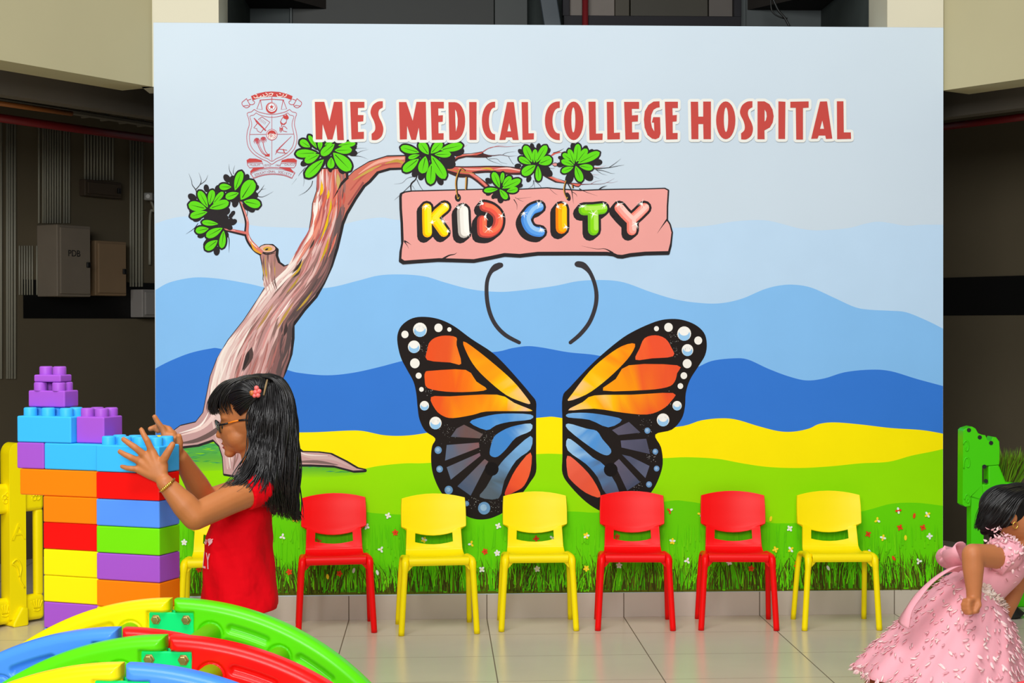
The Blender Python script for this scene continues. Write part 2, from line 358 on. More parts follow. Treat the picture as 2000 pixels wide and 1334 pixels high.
def tray(name, pts, off, fn, label, side):
    rt = tag(empty(name, fn(*pts[0], off)), label, 'cable tray'); N_ = NL if side < 0 else NR
    for k in (-1, 1):
        mb = MB(); mb.origin = Vector(rt.location); mb.tube([fn(*pts[0], off + k * 0.09), fn(*pts[1], off + k * 0.09)], 0.014, 6); mb.build('rail', mat('tray_steel', (120, 116, 104), 0.5, metal=0.3), rt)
    for i in range(9):
        a = fn(*pts[0], off) .lerp(fn(*pts[1], off), (i + 0.5) / 9)
        mb = MB(); mb.origin = Vector(rt.location); mb.tube([a - N_ * 0.09, a + N_ * 0.09], 0.008, 6); mb.build('rung', mat('tray_steel', None), rt)
tray('cable_tray', [(-40, 190), (310, 246)], 0.75, onL, 'ladder cable tray under the left corridor ceiling', -1)
tray('cable_tray', [(1830, 224), (2040, 200)], 0.75, onR, 'ladder cable tray under the right corridor ceiling', 1)
mb = MB(); mb.tube([onL(-40, 196, 1.15), onL(140, 222, 1.15)], 0.012, 8); tag(mb.build('cable_run', mat('orange_cable', (160, 96, 40), 0.5), smooth=True), 'thin orange cable run beside the left corridor cable tray', 'cable')
mb = MB(); mb.tube([onL(-40, 168, 1.3), onL(122, 192, 1.3)], 0.012, 8); mb2 = tag(mb.build('tube_light', mat('dark_fitting', (60, 58, 54), 0.5), smooth=True), 'unlit batten light fitting under the left corridor soffit', 'lamp')
# security camera near the mural edge
p = onL(293, 385, 0.05); rt = tag(empty('security_camera', p), 'small pale security camera on a bent pipe beside the mural', 'camera')
mb = MB(); mb.box((0, -0.03, 0), (0.05, 0.07, 0.045)); mb.build('housing', mat('camera_grey', (150, 150, 146), 0.5), rt, bevel=0.006)
mb = MB(); mb.lathe([(0.0, -0.068), (0.012, -0.068), (0.014, -0.06)], n=16, axis='y'); mb.build('lens', mat('lens_white', (215, 215, 210), 0.3), rt)
mb = MB(); mb.tube(spline([(0.0, 0.03, -0.02), (0.02, 0.03, -0.08), (-0.005, 0.03, -0.1), (-0.01, 0.035, -0.4)], 6, False), 0.008, 8); mb.build('pipe', M_cond, rt, smooth=True)
# ================================================================ the painted mural
M_paint = mat('mural_paint', None, 0.6, 0.08, var=0.02, nscale=5, attr=True)
MUR = empty('painted_mural', ((XL + XR) / 2, 0, ZSK))
tag(MUR, 'painted mural of hills, tree, hanging signboard and butterfly wings covering the low wall', 'mural')
def wp(x, y): p = at(x, y, 0); return (p.x, p.z)
def bright(c, k): return tuple(min(1, v * k) for v in c)
class Paint:
    """flat paint shapes on the wall, pixel outlines of the photograph turned into metres; each later coat lies a hair above the one before"""
    layer = 0; step = 2e-6
    def __init__(s, ox=0, oy=0, sc=1.0): s.mb = MB(); s.mb.origin = Vector(MUR.location); s.fr(ox, oy, sc); s.y = None
    def fr(s, ox, oy, sc): s.ox, s.oy, s.sc = ox, oy, sc; return s
    def P(s, x, y): return wp(s.ox + x / s.sc, s.oy + y / s.sc)
    def new(s): Paint.layer += 1; s.y = -0.0004 - Paint.step * Paint.layer; return s
    def poly(s, pts, col, holes=(), coat=True, fn=None):
        if coat is not None or s.y is None: s.new()
        loops = [[Vector((*s.P(*p), 0)) for p in pts]] + [[Vector((*s.P(*p), 0)) for p in h] for h in holes]
        flat = [v for l in loops for v in l]; raw = list(pts) + [p for h in holes for p in h]
        tri = geometry.tessellate_polygon(loops); fs = []; cs = []
        for t in tri:
            a, b, c = (flat[i] for i in t)
            if (b - a).cross(c - a).z < 0: t = (t[0], t[2], t[1])
            fs.append(t); cs.append([fn(*raw[i]) for i in t] if fn else lin(col))
        b = len(s.mb.v); s.mb.v += [(v.x, s.y, v.y) for v in flat]
        for f, c in zip(fs, cs): s.mb.f.append(tuple(b + i for i in f)); s.mb.m.append(0); s.mb.c.append(c)
        return s
    def grad(s, pts, a, b, stops, n=14, noise_=0.0):
        """fill with a colour blend running from point a to point b (crop frame)"""
        s.new(); dx, dy = b[0] - a[0], b[1] - a[1]; dd = dx * dx + dy * dy
        T = lambda p: ((p[0] - a[0]) * dx + (p[1] - a[1]) * dy) / dd
        cols = [(t, lin(c)) for t, c in stops]
        def fn(x, y):
            t = T((x, y)) + (noise_ * noise.noise((x * 0.02, y * 0.02, 3.3)) if noise_ else 0)
            if t <= cols[0][0]: return cols[0][1]
            for (t0, c0), (t1, c1) in zip(cols, cols[1:]):
                if t <= t1: k = (t - t0) / (t1 - t0); return tuple(p + (q - p) * k for p, q in zip(c0, c1))
            return cols[-1][1]
        ts = [T(p) for p in pts]; lo, hi = min(ts), max(ts)
        def clip(poly, lim, sgn):
            out = []
            for i, p in enumerate(poly):
                q = poly[(i + 1) % len(poly)]; tp, tq = (T(p) - lim) * sgn, (T(q) - lim) * sgn
                if tp >= 0: out.append(p)
                if (tp >= 0) != (tq >= 0): k = tp / (tp - tq); out.append((p[0] + (q[0] - p[0]) * k, p[1] + (q[1] - p[1]) * k))
            return out
        for i in range(n):
            l, h = lo + (hi - lo) * i / n, lo + (hi - lo) * (i + 1) / n
            q = clip(clip(pts, l, 1), h, -1)
            if len(q) >= 3: s.poly(q, None, coat=None, fn=fn)
        return s
    def ribbon(s, pts, w, col, coat=True, caps=True, sm=0):
        """stroke of the brush; w: width or list of widths"""
        if sm: 
            if isinstance(w, (list, tuple)):
                q = spline([(*p, ww) for p, ww in zip(pts, w)], sm, False); pts = [p[:2] for p in q]; w = [max(p[2], 0) for p in q]
            else: pts = spline(pts, sm, False)
        if coat is not None or s.y is None: s.new()
        W = list(w) if isinstance(w, (list, tuple)) else [w] * len(pts); L_, R_ = [], []
        n = len(pts)
        for i in range(n):
            a = pts[max(i - 1, 0)]; b = pts[min(i + 1, n - 1)]; dx, dy = b[0] - a[0], b[1] - a[1]; l = math.hypot(dx, dy) or 1
            nx, ny = -dy / l, dx / l; h = W[i] / 2
            L_.append((pts[i][0] + nx * h, pts[i][1] + ny * h)); R_.append((pts[i][0] - nx * h, pts[i][1] - ny * h))
        vs = [s.P(*p) for p in L_] + [s.P(*p) for p in R_]; b = len(s.mb.v); s.mb.v += [(x, s.y, z) for x, z in vs]; c = lin(col)
        for i in range(n - 1):
            q = (i, i + 1, n + i + 1, n + i)
            s.mb.f.append(tuple(b + k for k in q)); s.mb.m.append(0); s.mb.c.append(c)
        if caps:
            for i in (0, n - 1):
                if W[i] > 0.5: s.disc(*pts[i], W[i] / 2, col, coat=False, n=12)
        return s
    def disc(s, x, y, r, col, coat=True, n=18, ry=None, rot=0):
        if coat is not None or s.y is None: s.new()
        ry = r if ry is None else ry; ca, sa = math.cos(rot), math.sin(rot)
        pts = [(x + r * math.cos(a) * ca - ry * math.sin(a) * sa, y + r * math.cos(a) * sa + ry * math.sin(a) * ca) for a in (2 * pi * i / n for i in range(n))]
        b = len(s.mb.v); s.mb.v += [(p[0], s.y, p[1]) for p in (s.P(*q) for q in pts)]
        s.mb.f.append(tuple(b + i for i in range(n))); s.mb.m.append(0); s.mb.c.append(lin(col)); return s
    def outline(s, pts, w, col, closed=True):
        s.new(); q = list(pts) + ([pts[0]] if closed else [])
        for a, b in zip(q, q[1:]): s.ribbon([a, b], w, col, coat=False, caps=False)
        for a in pts: s.disc(*a, w / 2, col, coat=False, n=10)
        return s
    def fat(s, pts, w, col):
        """the shape grown by w all round"""
        s.poly(pts, col); y = s.y
        q = list(pts) + [pts[0]]
        for a, b in zip(q, q[1:]): s.ribbon([a, b], 2 * w, col, coat=False, caps=False)
        for a in pts: s.disc(*a, w, col, coat=False, n=10)
        return s
    def done(s, name, parent=None, label=None):
        # every face to look at the viewer
        v = s.mb.v
        for i, f in enumerate(s.mb.f):
            p = [v[k] for k in f]; ar = sum(p[k - 1][0] * p[k][2] - p[k][0] * p[k - 1][2] for k in range(len(p)))
            if ar < 0:
                s.mb.f[i] = f[::-1]; c = s.mb.c[i]
                if isinstance(c[0], (list, tuple)): s.mb.c[i] = c[::-1]
        o = s.mb.build(name, M_paint, parent or MUR)
        if label: o['label'] = label
        return o
BLK = (44, 40, 42)
# ---- hills
def band(name, top, col, bot=1158.5, label=None, stops=None):
    Paint.layer += 40; p = Paint(); q = spline(top, 5, False); b0, b1 = (1166, 1152.6)
    pts = [(303.6, top[0][1])] + q + [(1842.4, top[-1][1])] + [(1842.4, b1 - 1), (303.6, b0 - 1)]
    if stops: p.grad(pts, (303, 0), (1842, 0), stops, 10)
    else: p.poly(pts, col)
    zmin = ZSK + 0.0001
    p.mb.v = [(min(max(x, XL + .0006), XR - .0006), y, max(z, zmin)) for x, y, z in p.mb.v]
    return p.done(name, label=label)
band('hill_band', [(303, 437), (330, 428), (360, 423), (400, 424), (440, 429), (480, 438), (520, 443), (600, 445), (650, 443), (700, 431), (745, 425), (790, 431), (1000, 450), (1310, 445), (1350, 444), (1390, 440), (1430, 433), (1470, 430), (1500, 431), (1530, 438), (1560, 446), (1590, 450), (1620, 449), (1660, 445), (1690, 437), (1715, 433), (1740, 436), (1770, 441), (1800, 439), (1842, 439)], (186, 215, 241), label='palest blue hill band')
band('hill_band', [(303, 567), (330, 552), (370, 543), (400, 542), (440, 546), (490, 555), (520, 562), (560, 566), (640, 562), (700, 548), (740, 538), (785, 536), (830, 540), (870, 552), (920, 565), (970, 570), (1010, 568), (1080, 559), (1130, 549), (1180, 547), (1220, 552), (1270, 570), (1320, 585), (1370, 592), (1410, 592), (1450, 583), (1490, 566), (1520, 558), (1550, 556), (1585, 562), (1630, 582), (1670, 600), (1700, 605), (1740, 607), (1770, 610), (1810, 626), (1842, 642)], (132, 190, 242), label='light blue hill band')
band('hill_band', [(303, 720), (330, 706), (370, 690), (410, 681), (430, 681), (490, 695), (560, 722), (590, 729), (640, 733), (690, 728), (740, 717), (790, 704), (850, 692), (960, 688), (1000, 680), (1030, 676), (1060, 679), (1110, 688), (1160, 693), (1200, 702), (1280, 720), (1330, 726), (1360, 718), (1390, 705), (1430, 700), (1460, 702), (1500, 720), (1540, 735), (1575, 743), (1610, 739), (1650, 727), (1700, 722), (1740, 725), (1790, 740), (1842, 754)], (54, 121, 214), label='deep blue hill band')
band('hill_band', [(303, 850), (480, 848), (570, 845), (620, 844), (680, 841), (710, 842), (750, 850), (790, 851), (830, 846), (900, 832), (1050, 816), (1095, 816), (1200, 836), (1320, 834), (1370, 821), (1410, 817), (1440, 820), (1480, 832), (1520, 842), (1550, 843), (1580, 837), (1600, 828), (1630, 825), (1680, 829), (1740, 836), (1800, 840), (1842, 847)], (255, 236, 0), label='yellow field band')
band('hill_band', [(303, 885), (370, 868), (440, 864), (520, 885), (580, 908), (640, 918), (700, 917), (740, 910), (790, 905), (840, 904), (950, 893), (1045, 887), (1098, 887), (1200, 896), (1290, 895), (1340, 893), (1400, 896), (1450, 905), (1500, 912), (1560, 914), (1620, 911), (1680, 905), (1735, 902), (1780, 890), (1820, 882), (1842, 877)], (150, 228, 0), label='light green field band')
band('hill_band', [(303, 985), (400, 990), (500, 984), (580, 980), (640, 985), (715, 1000), (760, 1004), (820, 1006), (900, 1008), (1000, 1004), (1110, 999), (1170, 1001), (1240, 990), (1310, 978), (1340, 979), (1375, 985), (1430, 1002), (1500, 1020), (1530, 1022), (1560, 1021), (1620, 1012), (1695, 996), (1740, 984), (1790, 982), (1842, 988)], (104, 214, 4), label='mid green grass bank')
# ---- dry brush patches of darker green under the roots
p = Paint()
p.grad([(303.8, 880), (345, 872), (392, 866), (432, 866), (446, 918), (303.8, 924)], (380, 868), (380, 925), [(0, (74, 168, 88)), (0.5, (96, 176, 60)), (1, (148, 222, 4))], 10)
gs1 = p; p = Paint()
p.grad([(560, 900), (600, 904), (655, 910), (700, 918), (715, 926), (640, 932), (560, 934)], (620, 903), (620, 934), [(0, (70, 160, 70)), (0.5, (110, 190, 40)), (1, (150, 227, 2))], 8)
rr = random.Random(3)
for i in range(60):
    x, y = (rr.uniform(310, 440), rr.uniform(870, 905)) if i < 42 else (rr.uniform(570, 700), rr.uniform(907, 922))
    c = rr.choice([(60, 150, 100), (90, 190, 60), (130, 210, 20), (70, 160, 70)]); l = rr.uniform(10, 26)
    (gs1 if i < 42 else p).ribbon([(x - l / 2, y + rr.uniform(-2, 2)), (x, y), (x + l / 2, y + rr.uniform(-3, 1))], [0.3, rr.uniform(1.5, 3), 0.3], c, coat=(i % 8 == 0), caps=False)
gs1.done('grass_shading', label='blended dark green paint under the left tree root'); p.done('grass_shading', label='blended dark green paint under the right tree root')
# ---- grass blades
BASE = Paint.layer; Paint.step = 1e-6; Paint.layer *= 2
p = Paint(); rr = random.Random(11)
def gtop(x): return 1000
yb = lambda x: 1163.2 - (x - 600) * 0.0078
p.poly([(304, yb(304) - 7)] + [(x, yb(x) - 9 - 4 * math.sin(x * .07) - 2 * math.sin(x * .23)) for x in range(310, 1842, 8)] + [(1842, yb(1842) - 8), (1842, yb(1842) - .6), (304, yb(304) - .6)], (92, 100, 22))
p.grad([(304, 1095), (1842, 1092), (1842, yb(1842) - 6), (304, yb(304) - 6)], (1000, 1095), (1000, 1160), [(0, (104, 214, 4)), (.5, (88, 196, 8)), (1, (74, 164, 10))], 8)
clumps = [(rr.uniform(300, 1850), rr.uniform(20, 60)) for _ in range(46)]
for k in range(3000):
    cx, cw = rr.choice(clumps); x = min(max(rr.gauss(cx, cw * .5), 306), 1840)
    if rr.random() < .55: x = rr.uniform(306, 1840); cx = x - rr.gauss(0, 12); cw = 40
    cl = 0.5 + 0.5 * noise.noise((cx * 0.013, 0.3, 1.7))
    dark = rr.random() < (.42 + .3 * cl); y0 = yb(x) - 2 - abs(rr.gauss(0, 9)) - (0 if dark else rr.uniform(0, 14)); h = rr.uniform(26, 64) * (.65 + .75 * cl)
    lean = (x - cx) / cw * 20 + 16 * noise.noise((cx * .37, 2.2, 0)) + rr.gauss(0, 4); lean *= h / 55
    if dark: c = rr.choice([(84, 88, 18), (72, 82, 14), (98, 108, 22), (70, 66, 20), (60, 66, 16)])
    else: c = rr.choice([(112, 222, 10), (98, 210, 8), (124, 228, 20), (74, 190, 6), (88, 204, 10)]); h *= .75
    x1 = min(max(x + lean, 306), 1840); w = rr.uniform(1.3, 2.4)
    p.ribbon([(x, y0), (x + (x1 - x) * .22, y0 - h * .4), (x + (x1 - x) * .58, y0 - h * .75), (x1, y0 - h)], [w, w * .9, w * .6, 0.15], c, coat=False, caps=False)
for k in range(520):
    x = rr.uniform(310, 1836); y0 = rr.uniform(1050, 1115); h = min(rr.uniform(25, 75), y0 - 1024); w = rr.uniform(1.4, 4.2)
    c = rr.choice([(114, 219, 8), (98, 209, 6), (108, 216, 8), (96, 204, 10)])
    p.ribbon([(x, y0), (x + rr.gauss(0, 3), y0 - h)], [w, 0.2], c, coat=False, caps=False)
zmin = ZSK + 0.0001; p.mb.v = [(min(max(x, XL + .0006), XR - .0006), y, max(z, zmin)) for x, y, z in p.mb.v]
o = p.done('grass_blades', label='brushed dark and bright green grass blades along the bottom'); o['kind'] = 'stuff'
# ---- small flowers
W_, O_, Y_ = (240, 242, 238), (232, 72, 30), (255, 222, 40)
def flower(x, y, kind, r=6):
    p = Paint(); rr = random.Random(int(x * 7 + y)); p.new()
    if kind == 'w': cols = [W_]
    elif kind == 'r': cols = [O_]
    elif kind == 'y': cols = [Y_]
    elif kind == 'yw': cols = [Y_, W_]
    else: cols = [O_, W_]
    n = rr.choice([3, 4, 5]); a0 = rr.uniform(0, 6)
    if kind in ('wb', 'rb', 'yb'):
        p.disc(x, y, r * .45, {'w': W_, 'r': O_, 'y': Y_}[kind[0]], ry=r * .9, rot=rr.uniform(-.6, .4), n=10)
        return p.done('painted_flower')
    for i in range(n):
        a = a0 + 2 * pi * i / n; c = cols[i % len(cols)]
        p.disc(x + math.cos(a) * r * .55, y + math.sin(a) * r * .6, r * .5, c, coat=False, n=10, ry=r * .36, rot=a)
    p.new(); p.disc(x, y, r * .22, (250, 230, 120) if kind[0] != 'r' else (200, 50, 20), coat=False, n=8)
    return p.done('painted_flower')
for x, y, k in [(758, 1007, 'w'), (716, 1028, 'w'), (772, 1040, 'r'), (744, 1073, 'w'), (737, 1118, 'wb'), (577, 1015, 'yw'), (565, 1117, 'r'), (552, 1048, 'w'), (622, 1057, 'r'), (663, 1120, 'r'), (640, 1126, 'yb'), (691, 1114, 'wb'), (828, 1054, 'yw'), (920, 1062, 'yw'), (947, 1077, 'r'), (973, 1027, 'w'), (971, 1080, 'w'), (941, 1112, 'w'), (1047, 1052, 'r'), (1079, 1051, 'w'), (1049, 1111, 'w'), (1145, 1046, 'yw'), (1145, 1110, 'y'), (1308, 997, 'rw'), (1313, 1057, 'yw'), (1205, 1048, 'r'), (1272, 1055, 'r'), (1209, 1104, 'w'), (1342, 1095, 'w'), (1368, 1004, 'yw'), (1424, 1098, 'w'), (1467, 1110, 'r'), (1514, 1073, 'y'), (1542, 1032, 'w'), (1544, 1073, 'yw'), (1505, 1013, 'yb'), (1555, 1102, 'r'), (1617, 1109, 'wb'), (1713, 1016, 'yw'), (1754, 997, 'rw'), (1785, 1007, 'rb'), (1811, 1005, 'yw'), (1695, 1043, 'r'), (1757, 1030, 'r'), (1802, 1030, 'r'), (1724, 1050, 'yw'), (1768, 1050, 'yb'), (1815, 1047, 'w'), (1745, 1090, 'rb'), (1794, 1096, 'w'), (1698, 1078, 'wb'), (360, 1059, 'w'), (364, 1116, 'w'), (389, 1112, 'r'), (381, 1030, 'yw')]:
    flower(x, y, k)
# ---- tree
Paint.step = 1e-6; Paint.layer = 2 * BASE
TREE = Paint()
LR = [((437, 915), (505, 932)), ((428, 880), (560, 905)), ((414, 852), (568, 870)), ((404, 776), (547, 745)), ((424, 701), (563, 700)), ((446, 664), (571, 660)), ((476, 626), (571, 634)), ((506, 581), (592, 604)), ((530, 548), (620, 570)), ((556, 524), (640, 535)), ((577, 496), (655, 490)), ((603, 452), (664, 450)), ((610, 421), (672, 420)), ((613, 396), (676, 395)), ((619, 372), (676, 368)), ((621, 330), (674, 330))]
outl = [(435, 892), (428, 870), (416, 858), (386, 868), (345, 873), (340, 858), (337, 843), (352, 832), (382, 825), (397, 806), (403, 776), (411, 735), (424, 701), (446, 664), (476, 626), (506, 581), (519, 559), (514, 525), (509, 499), (506, 486), (515, 479), (530, 479), (539, 487), (538, 499), (543, 513), (554, 521), (566, 517), (577, 496), (593, 471), (604, 452), (609, 421), (611, 397), (619, 372), (621, 330), (674, 330), (676, 350), (692, 334), (720, 317), (755, 306), (792, 305), (790, 327), (760, 328), (736, 335), (720, 353), (709, 362), (692, 387), (675, 416), (667, 436), (664, 450), (656, 484), (645, 518), (630, 551), (615, 578), (592, 604), (570, 634), (570, 660), (566, 690), (555, 722), (546, 742), (558, 800), (566, 860), (576, 872), (589, 883), (622, 884), (645, 887), (675, 902), (697, 915), (711, 918), (690, 919), (652, 909), (607, 907), (573, 907), (500, 935), (437, 925)]
TREE.outline([(x + 2, y + 1) for x, y in outl], 7, BLK)
TREE.grad(outl, (420, 900), (690, 320), [(0, (196, 156, 156)), (0.35, (204, 164, 162)), (0.6, (176, 132, 126)), (0.8, (190, 112, 98)), (1, (206, 112, 94))], 14)
rr = random.Random(21)
def LRat(t):
    t = min(max(t, 0), len(LR) - 1.001); i = int(t); k = t - i
    f = lambda a, b: (a[0] + (b[0] - a[0]) * k, a[1] + (b[1] - a[1]) * k)
    return f(LR[i][0], LR[i + 1][0]), f(LR[i][1], LR[i + 1][1])
def TS(t, s): a, b = LRat(t); return (a[0] + (b[0] - a[0]) * s, a[1] + (b[1] - a[1]) * s)
for s0, s1, c, t0, t1 in [(.76, 1.0, (128, 96, 94), .6, 12.6), (.86, 1.0, (96, 78, 78), 1.5, 12.4), (.02, .20, (226, 200, 194), 2.4, 13.0), (.03, .10, (242, 228, 220), 3, 12.8), (.45, .62, (186, 140, 138), 2.2, 10.5), (.22, .36, (214, 172, 168), 2.2, 9)]:
    m_ = 26; A_ = [TS(t0 + (t1 - t0) * i / m_, s0 + .03 * math.sin(i * .9 + s0 * 20)) for i in range(m_ + 1)]; B_2 = [TS(t0 + (t1 - t0) * i / m_, (s1 if s1 < 1 else .995) + (.03 * math.sin(i * 1.3) if s1 < 1 else 0)) for i in range(m_ + 1)]
    TREE.poly(A_ + B_2[::-1], c)
for k in range(340):
    t = rr.uniform(0.4, 14.6); s = rr.uniform(0.04, 0.96); ln = rr.uniform(0.5, 1.5)
    if s < 0.25: c = rr.choice([(238, 222, 214), (226, 196, 190), (214, 170, 166), (244, 232, 224)])
    elif s > 0.78: c = rr.choice([(110, 86, 84), (136, 96, 94), (90, 74, 74), (150, 108, 104)])
    else: c = rr.choice([(208, 160, 156), (186, 138, 134), (160, 116, 112), (224, 186, 180), (172, 110, 104), (140, 108, 102), (216, 150, 146)])
    if t > 10 and rr.random() < .5: c = rr.choice([(214, 104, 84), (196, 90, 78), (226, 140, 120), (178, 92, 88)])
    w = rr.uniform(2.0, 7.0); s2 = s + rr.uniform(-.08, .08)
    ln *= 1.9; w *= .8; sm_ = s + (s2 - s) * .5 + rr.uniform(-.03, .03)
    TREE.ribbon([TS(t - ln / 2, s), TS(t - ln / 4, (s + sm_) / 2), TS(t, sm_), TS(t + ln / 4, (sm_ + s2) / 2), TS(t + ln / 2, s2)], [0.2, w * .9, w, w * .7, 0.2], c, coat=False, caps=False, sm=3)
for t, s, w, l, c in [(4.1, .42, 15, 1.0, (84, 66, 64)), (4.0, .40, 8, .8, (56, 48, 48)), (9.2, .25, 5, 1, (60, 52, 48)), (8.8, .35, 5, .7, (80, 66, 60)), (5.6, .86, 7, 1.0, (66, 54, 54)), (10.4, .30, 4, .5, (70, 60, 56)), (10.1, .72, 5, 1.3, (198, 160, 40)), (11.4, .5, 5, 1.6, (226, 186, 20)), (12.6, .52, 4, 1.4, (214, 180, 30)), (9.0, .3, 4, 1.2, (204, 170, 50)), (6.4, .72, 5, 1.6, (186, 150, 70)), (7.4, .9, 4, 1.2, (190, 156, 60)), (6.2, .36, 5, 1.4, (180, 140, 84)), (14.0, .15, 6, .9, (242, 190, 20)), (13.6, .4, 5, .8, (230, 190, 40)), (14.4, .72, 8, .8, (196, 170, 100)), (8.1, .45, 4, 1.1, (180, 150, 60)), (5.0, .22, 4, 1.6, (244, 230, 222)), (3.4, .2, 6, 1.4, (236, 214, 208)), (2.6, .3, 5, 1.6, (232, 206, 200)), (6.8, .62, 3, 1.2, (248, 238, 232)), (12.4, .08, 6, 2.0, (246, 238, 230)), (10.9, .1, 6, 1.2, (240, 226, 216)), (11.6, .86, 9, 2.2, (104, 86, 86)), (5.0, .93, 10, 2.2, (88, 74, 74)), (3.6, .9, 8, 1.6, (96, 78, 78))]:
    TREE.ribbon([TS(t - l / 2, s), TS(t, s + .02), TS(t + l / 2, s)], [0.3, w, 0.3], c, caps=False, sm=4)
# roots
for pts, w, c in [([(345, 852), (390, 838), (415, 815), (425, 790)], [1, 6, 8, 2], (238, 208, 202)), ([(345, 866), (385, 860), (425, 838), (450, 800)], [1, 8, 9, 1], (110, 88, 86)), ([(350, 846), (390, 832), (408, 805)], [1, 4, 1], (250, 240, 234)), ([(420, 850), (440, 880), (446, 912)], [2, 8, 3], (214, 176, 174)), ([(438, 862), (446, 885), (450, 915)], [1, 3, 1], (240, 226, 222)), ([(575, 884), (610, 893), (650, 896), (690, 914)], [2, 6, 6, 1], (208, 176, 172)), ([(575, 902), (620, 902), (660, 908)], [2, 6, 1], (126, 102, 100)), ([(580, 880), (600, 888), (640, 890)], [1, 3, 1], (236, 220, 214)),
              ([(700, 340), (740, 316), (790, 309)], [1, 6, 5], (232, 168, 150)), ([(684, 372), (714, 340), (750, 322), (788, 318)], [2, 5, 4, 3], (184, 90, 80)), ([(690, 352), (720, 334), (745, 322)], [1, 5, 1], (196, 164, 80)), ([(676, 392), (700, 358), (735, 328)], [1, 4, 2], (206, 110, 96)), ([(752, 320), (775, 314), (790, 320)], [1, 6, 4], (190, 152, 66)), ([(680, 400), (710, 356)], [3, 4], (150, 78, 76)),
              ([(660, 372), (668, 358), (680, 346)], [1, 5, 5], BLK), ([(651, 388), (660, 372)], [.3, 3], BLK)]:
    TREE.ribbon(pts, w, c, caps=False, sm=5)
for k in range(26):
    x = rr.uniform(513, 538); y = rr.uniform(500, 560); TREE.ribbon([(x, y - 14), (x + rr.uniform(-1, 2), y), (x + (y - 505) * .12, y + 16)], [.2, rr.uniform(1.5, 4), .2], rr.choice([(206, 164, 158), (150, 112, 106), (226, 196, 188), (176, 130, 124), (110, 84, 80), (196, 160, 60)]), caps=False)
TREE.disc(522.5, 486, 17.5, BLK, ry=9.5); TREE.disc(522.5, 485.5, 15.5, (226, 176, 160), ry=7.5); TREE.disc(523, 486, 9, (214, 168, 70), ry=4.5); TREE.disc(521, 487, 3.4, BLK, ry=1.6, rot=-.4)
TREE.ribbon([(508, 490), (520, 497), (537, 494)], [1, 2, 1], BLK, sm=4)
# boughs to the right of the big leaf cluster
T6 = (770, 270, 7.692); T7 = (1000, 270, 8.696); TF = (360, 320, 7.02)
TREE.fr(*T6)
RED, PNK, DRK = (206, 96, 84), (232, 160, 148), (66, 44, 44)
TREE.fat(spline([(800, 440), (900, 432), (1050, 436), (1250, 432), (1450, 428), (1700, 436), (1920, 470), (1920, 530), (1750, 534), (1600, 530), (1420, 505), (1260, 515), (1180, 525), (1330, 640), (1420, 715), (1370, 745), (1250, 650), (1130, 575), (980, 575), (800, 500)], 3), 14, DRK)
TREE.poly([(800, 440), (900, 432), (1050, 440), (1250, 436), (1450, 434), (1700, 440), (1920, 472), (1920, 510), (1750, 520), (1600, 505), (1420, 485), (1260, 490), (1160, 508), (1330, 640), (1410, 715), (1370, 735), (1250, 630), (1130, 545), (980, 530), (800, 480)], RED)
for pts, w, c in [([(960, 450), (1200, 470), (1400, 460)], [10, 26, 6], PNK), ([(1300, 455), (1420, 455), (1500, 485)], [6, 30, 8], (206, 168, 60)), ([(1500, 470), (1700, 450), (1900, 490)], [4, 26, 10], (240, 190, 182)), ([(1100, 510), (1250, 590), (1390, 725)], [10, 30, 20], (226, 128, 118)), ([(820, 465), (1000, 500), (1200, 530)], [6, 16, 6], (170, 140, 60)), ([(1600, 500), (1750, 520), (1900, 515)], [3, 12, 8], (130, 60, 60))]:
    TREE.ribbon(pts, w, c, caps=False, sm=5)
TREE.fat([(860, 350), (930, 285), (1000, 240), (1150, 235), (1320, 205), (1340, 235), (1460, 270), (1380, 285), (1240, 285), (1080, 280), (960, 310), (890, 365)], 6, DRK)
TREE.poly([(865, 345), (930, 285), (1000, 243), (1150, 238), (1310, 210), (1320, 225), (1240, 255), (1080, 262), (960, 285)], RED)
TREE.ribbon([(1000, 255), (1150, 245), (1220, 232)], [4, 14, 3], PNK, caps=False)
tw = [([(1310, 220), (1420, 150), (1540, 125), (1700, 128), (1900, 108)], [16, 9, 6, 5, 1], (176, 80, 78)), ([(1440, 148), (1560, 112), (1680, 100)], [5, 4, 1], (206, 110, 104)), ([(1340, 250), (1480, 262), (1600, 250), (1720, 270), (1850, 262)], [16, 12, 8, 5, 1], (90, 50, 54)), ([(1630, 245), (1700, 215), (1830, 200)], [5, 4, 1], BLK), ([(1380, 290), (1450, 340), (1620, 398)], [8, 5, 1], BLK), ([(1420, 310), (1540, 310), (1600, 360), (1700, 385)], [5, 4, 3, 1], BLK), ([(1715, 275), (1780, 380), (1800, 385)], [6, 4, 1], BLK), ([(1040, 130), (1100, 100)], [5, 1], (206, 110, 104)),
      ([(340, 560), (320, 620), (250, 700), (262, 850), (250, 930)], [20, 18, 22, 8, 1], BLK), ([(340, 620), (400, 740), (500, 860)], [10, 6, 1], BLK), ([(240, 710), (80, 860), (0, 930)], [9, 5, 1], BLK), ([(320, 570), (200, 600), (120, 670), (0, 690)], [8, 4, 3, 1], BLK), ([(270, 710), (330, 800)], [5, 1], BLK)]
for pts, w, c in tw: TREE.ribbon(pts, w, c, caps=False, sm=4)
TREE.fr(*T7)
TREE.fat([(520, 625), (640, 640), (760, 690), (900, 732), (930, 760), (1180, 775), (1130, 822), (1080, 815), (1000, 775), (880, 760), (740, 745), (630, 690)], 8, DRK)
TREE.poly([(560, 632), (680, 655), (760, 700), (900, 738), (930, 765), (1170, 780), (1130, 815), (1085, 810), (1010, 775), (880, 755), (760, 735)], (220, 108, 92))
TREE.ribbon([(660, 650), (780, 700), (900, 740)], [4, 14, 4], PNK, caps=False)
